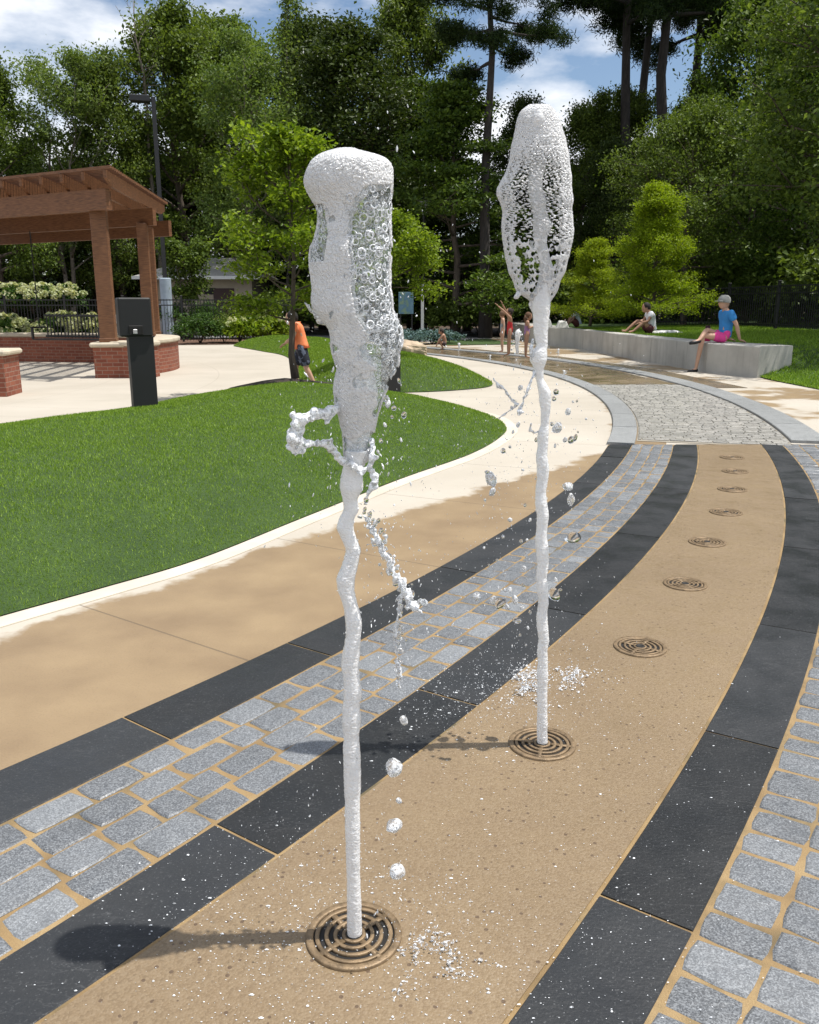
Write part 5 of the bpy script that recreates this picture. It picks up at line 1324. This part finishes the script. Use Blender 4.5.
# ------------------------------------------------------------------ people
def skin_body(chains,name,mat,parent,level=2):
    """chains: list of [(point, radius)...]; shared end points are welded; grown with the skin modifier, then baked"""
    V=[];Rd=[];E=[];key={}
    for ch in chains:
        prev=None
        for (p,r) in ch:
            k=tuple(round(c,4) for c in p)
            if k not in key: key[k]=len(V); V.append(p); Rd.append(r)
            i=key[k]
            if prev is not None and prev!=i: E.append((prev,i))
            prev=i
    me=bpy.data.meshes.new(name+'_skeleton'); me.from_pydata([tuple(v) for v in V],E,[]); o=bpy.data.objects.new(name+'_skeleton',me); col.objects.link(o)
    md=o.modifiers.new('skin','SKIN'); md.use_smooth_shade=True
    for i,sv in enumerate(me.skin_vertices[0].data): sv.radius=(Rd[i],Rd[i]); sv.use_root=(i==0)
    sb=o.modifiers.new('sub','SUBSURF'); sb.levels=level; sb.render_levels=level
    dg=bpy.context.evaluated_depsgraph_get(); ev=o.evaluated_get(dg); m2=bpy.data.meshes.new_from_object(ev); bpy.data.objects.remove(o); bpy.data.meshes.remove(me)
    return m2
def finish(name,meshes,mat,parent):
    bm=bmesh.new()
    for m in meshes:
        if isinstance(m,MB):
            t=bpy.data.meshes.new('t'); t.from_pydata(m.V,[],[f for fs in m.F.values() for f in fs]); bm.from_mesh(t); bpy.data.meshes.remove(t)
        else: bm.from_mesh(m); bpy.data.meshes.remove(m)
    for f in bm.faces: f.smooth=True
    bmesh.ops.recalc_face_normals(bm,faces=bm.faces)
    me=bpy.data.meshes.new(name); bm.to_mesh(me); bm.free(); o=bpy.data.objects.new(name,me); col.objects.link(o)
    if mat: me.materials.append(mat)
    o.parent=parent; return o
def hand(mb,w,d,side,H):
    """palm and five fingers along d"""
    w=Vector(w); d=Vector(d).normalized(); s=d.cross(Vector((0,0,1)));
    if s.length<.2: s=d.cross(Vector((0,1,0)))
    s.normalize(); n=s.cross(d); L=.055*H
    Q=Matrix((d,s,n)).transposed()
    mb.ell(w+d*L*.5,(L*.62,L*.42,L*.2),10,7,Q)
    for k,(o,l) in enumerate(((-.32,.75),(-.11,.88),(.11,.82),(.31,.62))):
        b=w+d*L*.8+s*L*o; mb.tube([b,b+d*L*l*.5-n*L*.04,b+d*L*l*.8-n*L*.14,b+d*L*l-n*L*.26],[L*.105,L*.10,L*.09,L*.06],6)
    b=w+d*L*.25+s*L*.36*side; mb.tube([b,b+d*L*.25+s*L*.28*side,b+d*L*.55+s*L*.34*side-n*L*.1],[L*.13,L*.12,L*.08],6)
SK={'fair':simple('fair_skin',(.52,.31,.21),.55,.08,4,.05),'tan':simple('tanned_skin',(.36,.20,.125),.55,.08,4,.05),'deep':simple('brown_skin',(.16,.085,.05),.55,.1,4,.05)}
M['eye']=simple('dark_eye',(.01,.008,.006),.2,.1,4,.0)
def person(loc,H,J,skin,label,clothes,hair=None,rz=0,slim=1.,face=(-1,0,0),shoes=None,child=False):
    """J: joints as fractions of the standing height, x to the right in the photo, y away, z up from loc"""
    root=empty('person',loc,label,'person',rz=rz); P={k:Vector(v)*H for k,v in J.items()}
    r=lambda q:q*H*slim; fc=Vector(face).normalized()
    body=[[(P['pelvis'],r(.072)),(P['waist'],r(.062)),(P['chest'],r(.076)),(P['neck'],r(.034)),(P['skull'],r(.036))]]
    for s in'LR':
        sh=P['sh'+s]; el=P['el'+s]; wr=P['wr'+s]
        body.append([(P['chest'],r(.076)),(sh,r(.036)),(sh.lerp(el,.5),r(.029)),(el,r(.024)),(el.lerp(wr,.4),r(.024)),(wr,r(.016))])
        hp=P['hip'+s]; kn=P['kn'+s]; an=P['an'+s]; to=P['to'+s]
        body.append([(P['pelvis'],r(.072)),(hp,r(.052)),(hp.lerp(kn,.5),r(.045)),(kn,r(.032)),(kn.lerp(an,.35),r(.033)),(an,r(.019)),(an.lerp(to,.5)+Vector((0,0,-.004*H)),r(.018)),(to,r(.014))])
    b0=skin_body(body,'body',None,None)
    hd=MB(); c=P['skull']+Vector((0,0,.035*H))+fc*.008*H; hr=.066*H*(1.12 if child else 1.)
    up=Vector((0,0,1)); side=fc.cross(up).normalized(); Q=Matrix((fc,side,side.cross(fc))).transposed()
    hd.ell(c,(hr*1.02,hr*.82,hr*1.18),18,14,Q)
    hd.ell(c+fc*hr*.18-up*hr*.62,(hr*.62,hr*.55,hr*.5),12,8,Q)                     # jaw
    hd.ell(c+fc*hr*1.02-up*hr*.18,(hr*.17,hr*.13,hr*.22),8,6,Q)                    # nose
    hd.ell(c+fc*hr*.80-up*hr*.62,(hr*.14,hr*.3,hr*.07),8,6,Q)                      # lips
    for sg in(-1,1): hd.ell(c+side*sg*hr*.82-up*hr*.08,(hr*.2,hr*.08,hr*.27),8,6,Q)
    for s,sg in(('L',1),('R',-1)):
        hand(hd,P['wr'+s],P['hd'+s] if 'hd'+s in P else P['wr'+s]-P['el'+s],sg,H)
    b=finish('body',[b0,hd],SK[skin],root)
    em=MB()
    for sg in(-1,1): em.ell(c+fc*hr*.86+side*sg*hr*.33+up*hr*.05,hr*.09,8,6)
    em.build('eyes',M['eye'],root,True)
    def chain(spec):
        out=[]
        for (nm,rad) in spec:
            if isinstance(nm,tuple): p=P[nm[0]].lerp(P[nm[1]],nm[2])
            else: p=P[nm]
            out.append((p,r(rad)))
        return out
    for nm,mat,specs in clothes:
        finish(nm,[skin_body([chain(q) for q in specs],nm,None,None)],mat,root)
    if hair:
        nm,mat,kind=hair; m=MB()
        if kind=='cap':
            m.lathe([(hr*1.10,-.02*H),(hr*1.12,hr*.15),(hr*1.0,hr*.6),(hr*.6,hr*.98),(0,hr*1.08)],c+up*hr*.30-fc*hr*.02,18,Q)
            pk=m; fr=c+up*hr*.32+fc*hr*1.0
            V=[];n=9
            for i in range(n):
                a=-1.15+2.3*i/(n-1); d=fc*math.cos(a)+side*math.sin(a)
                V+= [c+up*hr*.34+d*hr*1.05,c+up*hr*.20+fc*hr*(.55)+d*hr*1.25,c+up*hr*.14+fc*hr*(.55)+d*hr*1.25]
            m.add(V,[(3*i,3*i+3,3*i+4,3*i+1) for i in range(n-1)]+[(3*i+1,3*i+4,3*i+5,3*i+2) for i in range(n-1)]+[(3*i+2,3*i+5,3*i+3,3*i) for i in range(n-1)])
        else:
            m.ell(c-fc*hr*.16+up*hr*.16,(hr*1.02,hr*.94,hr*1.12),16,12,Q)
            if kind=='long':
                m.tube([c-fc*hr*.55,c-fc*hr*.95-up*hr*.9,c-fc*hr*.85-up*hr*1.9,c-fc*hr*.7-up*hr*2.5],[hr*.7,hr*.62,hr*.42,hr*.1],10)
            if kind=='bun': m.ell(c-fc*hr*1.0+up*hr*.6,hr*.42,10,8)
        m.build(nm,mat,root,True)
    if shoes:
        for s in'LR':
            m=MB(); an=P['an'+s];to=P['to'+s]; d=(to-an); d.normalize(); m.tube([an-d*.022*H-Vector((0,0,.012*H)),an.lerp(to,.5)-Vector((0,0,.010*H)),to+d*.02*H-Vector((0,0,.006*H))],[.020*H,.023*H,.018*H],10); m.build('sandal',shoes,root,True)
    return root
cl=lambda n,c:simple(n,c,.85,.12,10,.15)
def st(**k):   # standing joints facing -x, with changes
    J=dict(pelvis=(0,0,.53),waist=(0,0,.61),chest=(0,0,.74),neck=(-.005,0,.83),skull=(-.015,0,.875),
      shL=(0,-.105,.80),elL=(.02,-.13,.63),wrL=(-.03,-.125,.49),shR=(0,.105,.80),elR=(.02,.13,.63),wrR=(-.03,.125,.49),
      hipL=(0,-.052,.50),knL=(-.01,-.055,.27),anL=(.01,-.055,.045),toL=(-.085,-.06,.018),hipR=(0,.052,.50),knR=(-.01,.055,.27),anR=(.01,.055,.045),toR=(-.085,.06,.018))
    J.update(k); return J
tee=[[('waist',.082),('chest',.092),(('chest','neck',.6),.05)],[('chest',.092),('shL',.050),(('shL','elL',.62),.046)],[('chest',.092),('shR',.050),(('shR','elR',.62),.046)],[('waist',.082),('pelvis',.086)]]
def shorts(f=.85,r=.062): return [[('waist',.076),('pelvis',.086)],[('pelvis',.086),('hipL',.068),(('hipL','knL',f*.5),.066),(('hipL','knL',f),r)],[('pelvis',.086),('hipR',.068),(('hipR','knR',f*.5),.066),(('hipR','knR',f),r)]]
suit=[[(('pelvis','hipL',.3),.074),('pelvis',.081),('waist',.071),('chest',.084),(('chest','neck',.45),.05)],[('pelvis',.081),(('hipL','knL',.08),.060)],[('pelvis',.081),(('hipR','knR',.08),.060)],[('chest',.084),(('chest','shL',.75),.03)],[('chest',.084),(('chest','shR',.75),.03)]]
tf=NT('dark_floral_cloth'); _v=tf.obj(); _c=tf.ramp(tf.voro(_v,22,'F1','Color'),[(.0,(.012,.014,.025)),(.55,(.02,.024,.04)),(.7,(.10,.12,.17)),(.9,(.3,.3,.34))],'CONSTANT'); M['floral']=tf.done(tf.princ(_c,.8))
# boy walking away past the small tree
bx=AT(303,383,14.9); 
person((bx.x,14.9,.0),1.34,st(pelvis=(0,0,.52),waist=(-.01,0,.61),chest=(-.045,0,.745),neck=(-.085,0,.825),skull=(-.115,0,.86),shL=(-.05,-.105,.80),shR=(-.06,.105,.80),elL=(-.10,-.12,.65),wrL=(-.21,-.06,.58),elR=(-.12,.12,.65),wrR=(-.22,.05,.58),
   hipL=(.005,-.05,.50),knL=(.055,-.055,.27),anL=(.155,-.06,.075),toL=(.17,-.065,.012),hipR=(-.01,.05,.50),knR=(-.095,.055,.28),anR=(-.09,.055,.045),toR=(-.18,.06,.018)),'fair',
   'boy in an orange T-shirt and dark patterned shorts striding left behind the small tree',[('shirt',cl('orange_cotton',(.88,.25,.10)),tee),('shorts',M['floral'],shorts(.95,.075))],('hair',cl('black_hair',(.012,.010,.009)),'short'),child=True,slim=1.15,face=(-1,.1,-.35))
Yg=24.0; gx=AT(509,357,Yg)
person((gx.x,Yg,.02),1.30,st(shL=(-.01,-.10,.80),elL=(-.13,-.11,.92),wrL=(-.27,-.10,1.04),shR=(-.02,.10,.81),elR=(-.10,.09,.96),wrR=(-.16,.06,1.07),hdL=(-.6,0,.6),hdR=(-.3,0,.7),chest=(.0,0,.74),knL=(-.03,-.055,.27),anL=(-.03,-.055,.045),toL=(-.12,-.06,.02),knR=(.01,.055,.27)),'tan','girl in a red swimsuit with both arms flung up to the left',[('swimsuit',cl('red_lycra',(.55,.03,.035)),suit)],('hair',cl('dark_brown_hair',(.02,.013,.010)),'bun'),slim=.9,child=True,face=(-1,-.2,.1))
gx=AT(526,359,23.0)
person((gx.x,23.0,.02),1.20,st(elL=(.03,-.12,.66),wrL=(.15,-.07,.70),elR=(.05,.12,.66),wrR=(.16,.05,.70),hdL=(.5,.3,.2),hdR=(.5,-.3,.2),skull=(.02,0,.875),toL=(.085,-.06,.018),toR=(.085,.06,.018),anL=(-.01,-.055,.045),anR=(-.01,.055,.045)),'tan','girl in a lilac swimsuit standing right next to the second jet, hands held up',[('swimsuit',cl('lilac_lycra',(.30,.16,.30)),suit)],('hair',cl('brown_hair',(.10,.05,.025)),'long'),slim=.95,child=True,face=(1,.2,-.15))
gx=AT(502,352,25.6)
person((gx.x,25.6,.02),1.22,st(),'fair','child in grey swimwear standing behind the girl in red',[('swimsuit',cl('grey_lycra',(.30,.32,.33)),suit)],('hair',cl('light_brown_hair',(.16,.09,.05)),'short'),slim=.95,child=True,face=(-.4,.9,0))
cx_=AT(444,349,27.5)
person((cx_.x,27.5,.0),1.10,st(pelvis=(.04,0,.17),waist=(.02,0,.25),chest=(-.02,0,.37),neck=(-.05,0,.45),skull=(-.08,0,.49),shL=(-.03,-.105,.43),shR=(-.03,.105,.43),elL=(-.12,-.12,.30),wrL=(-.20,-.10,.16),elR=(-.13,.12,.30),wrR=(-.20,.08,.16),hipL=(.03,-.055,.16),hipR=(.03,.055,.16),knL=(-.15,-.075,.26),knR=(-.15,.075,.26),anL=(-.02,-.07,.05),anR=(-.02,.07,.05),toL=(-.11,-.08,.02),toR=(-.11,.08,.02)),'tan','child crouching at the edge of the far pool',[('swim_trunks',cl('dark_trunks',(.05,.03,.03)),shorts(.5,.06))],('hair',cl('dark_hair',(.03,.02,.015)),'short'),child=True,face=(-1,0,-.4))
# man sitting on the long wall
Ym=18.7; mx_=6.68
H=1.80; zt=(WALL_H)/H
person((mx_,Ym,.0),H,dict(pelvis=(.06,.0,zt+.068),waist=(.075,.0,zt+.155),chest=(.075,0,zt+.29),neck=(.045,0,zt+.385),skull=(.03,0,zt+.43),
   shL=(.07,-.115,zt+.345),elL=(.15,-.13,zt+.20),wrL=(.21,-.10,zt+.035),hdL=(1.,.2,-.25),shR=(.055,.115,zt+.345),elR=(.14,.18,zt+.20),wrR=(.20,.20,zt+.035),hdR=(1.,.3,-.25),
   hipL=(.035,-.055,zt+.062),knL=(-.215,-.06,zt+.085),anL=(-.27,-.05,.03),toL=(-.345,-.06,.012),
   hipR=(.03,.05,zt+.062),knR=(-.16,-.02,zt+.15),anR=(-.29,-.14,zt+.03),toR=(-.385,-.17,zt+.01)),'fair','man in a blue T-shirt, pink shorts and cap sitting on the long wall, legs crossed',
   [('shirt',cl('bright_blue_cotton',(.035,.23,.56)),tee),('shorts',cl('pink_cloth',(.72,.06,.28)),shorts(.55,.062))],('cap',cl('grey_cap',(.28,.28,.26)),'cap'),shoes=M['black'],face=(-1,-.25,.05))
# person in a white shirt sitting on the grass behind the wall
Yw=24.5; wx=AT(650,333,Yw).x; wz=bank_z(wx,Yw)
person((wx,Yw,wz),1.68,dict(pelvis=(.03,0,.065),waist=(.025,0,.15),chest=(-.01,0,.28),neck=(-.05,0,.365),skull=(-.085,0,.40),shL=(-.02,-.11,.335),elL=(-.08,-.13,.21),wrL=(-.19,-.09,.185),shR=(-.02,.11,.335),elR=(-.09,.12,.22),wrR=(-.2,.06,.20),
   hipL=(.0,-.055,.06),knL=(-.13,-.09,.20),anL=(-.31,-.10,.05),toL=(-.39,-.10,.04),hipR=(.0,.05,.06),knR=(-.20,.05,.22),anR=(-.40,.04,.05),toR=(-.47,.04,.06)),'tan','person in a white shirt sitting on the grass with knees drawn up, reading',
   [('shirt',cl('white_cotton',(.72,.73,.75)),tee),('shorts',cl('maroon_cloth',(.10,.025,.03)),shorts(.6,.06))],('hair',cl('black_hair_short',(.015,.011,.010)),'short'),face=(-1,0,-.5))
Yt=31.; tx=AT(577,333,Yt).x; tz=bank_z(tx,Yt)
person((tx,Yt,tz),1.6,dict(pelvis=(.03,0,.065),waist=(.01,0,.15),chest=(-.06,0,.26),neck=(-.12,0,.33),skull=(-.155,0,.35),shL=(-.07,-.11,.31),elL=(-.12,-.13,.18),wrL=(-.20,-.09,.10),shR=(-.07,.11,.31),elR=(-.12,.12,.19),wrR=(-.2,.06,.12),
   hipL=(.0,-.055,.06),knL=(-.15,-.09,.22),anL=(-.24,-.09,.04),toL=(-.32,-.09,.03),hipR=(.0,.05,.06),knR=(-.15,.05,.23),anR=(-.24,.04,.04),toR=(-.32,.04,.03)),'deep','person in a pale blue shirt bent forward on the wall beside the lower feathery conifer',
   [('shirt',cl('pale_blue_cotton',(.5,.58,.68)),tee),('trousers',cl('dark_red_cloth',(.09,.025,.025)),shorts(.9,.06))],('hair',cl('black_hair_cropped',(.012,.010,.010)),'short'),face=(-1,0,-.6))
# things left on the wall and the grass
def towel(px,py,Y,w,d,h,label,mat,seed):
    a=AT(px,py,Y); z=bank_z(a.x,Y) if a.x>np.interp(Y,[q[1] for q in wb],[q[0] for q in wb]) else WALL_H
    n=16;V=[];F=[]
    for i in range(n):
        for j in range(n):
            x=(i/(n-1)-.5)*w;y=(j/(n-1)-.5)*d; e=min(i,j,n-1-i,n-1-j)/3.; V.append((x,y,min(1,e)*h))
    V=np.array(V); V[:,2]+=.5*h*np.abs(fbm(V,4/w,3,seed))*(V[:,2]>0); V[:,2]+=.004
    for i in range(n-1):
        for j in range(n-1): F.append((i*n+j,(i+1)*n+j,(i+1)*n+j+1,i*n+j+1))
    o=mk('towel',V,np.array(F),mat,None,True); o.location=(a.x,Y,z); tag(o,label,'towel')
towel(667,335,24.7,.85,.5,.07,'pale towel spread on the grass right of the person in the white shirt',M['white'],3)
towel(562,331,30.2,.42,.3,.20,'crumpled white towel on the wall, nearer the leaning person',M['white'],5)
towel(546,331,30.8,.42,.3,.24,'crumpled white towel on the wall, nearer the second jet',M['white'],6)
def bottle():
    a=AT(707,339,19.35); root=empty('drink_bottle',(a.x,19.35,WALL_H),'dark pink drink bottle standing on the wall beside the man','bottle')
    MB().lathe([(0,0),(.065,0),(.07,.02),(.07,.24),(.055,.28)],n=18).build('flask',cl('pink_enamel',(.45,.03,.10)),root,True)
    MB().lathe([(.055,.28),(.055,.33),(.04,.345),(0,.345)],n=16).build('lid',cl('dark_lid',(.05,.012,.02)),root,True)
bottle()
# mulch ring round the small tree, its colour darkened for the crown's shade
_tx,_ty=T['small'].location.x,T['small'].location.y
def ring():
    V=[];F=[];n=28
    for i in range(n):
        a=2*math.pi*i/n
        for k,rr in enumerate((0,.4,.75,.9)):
            x=_tx+math.cos(a)*rr*(1+.12*math.sin(3*a+k))*1.25-.1;y=_ty-.05+math.sin(a)*rr*(1+.1*math.sin(2*a)); V.append((x,y,mound1.z(x,y)+(.05,.055,.045,.0)[k]))
    for i in range(n):
        for k in range(3): F.append((4*i+k,4*i+k+1,4*((i+1)%n)+k+1,4*((i+1)%n)+k))
    o=mk('mulch_shade_ring',V,np.array(F),simple('mulch_with_shade',(.03,.021,.015),.9,.5,22,.6),None,True); o['kind']='structure'
ring()
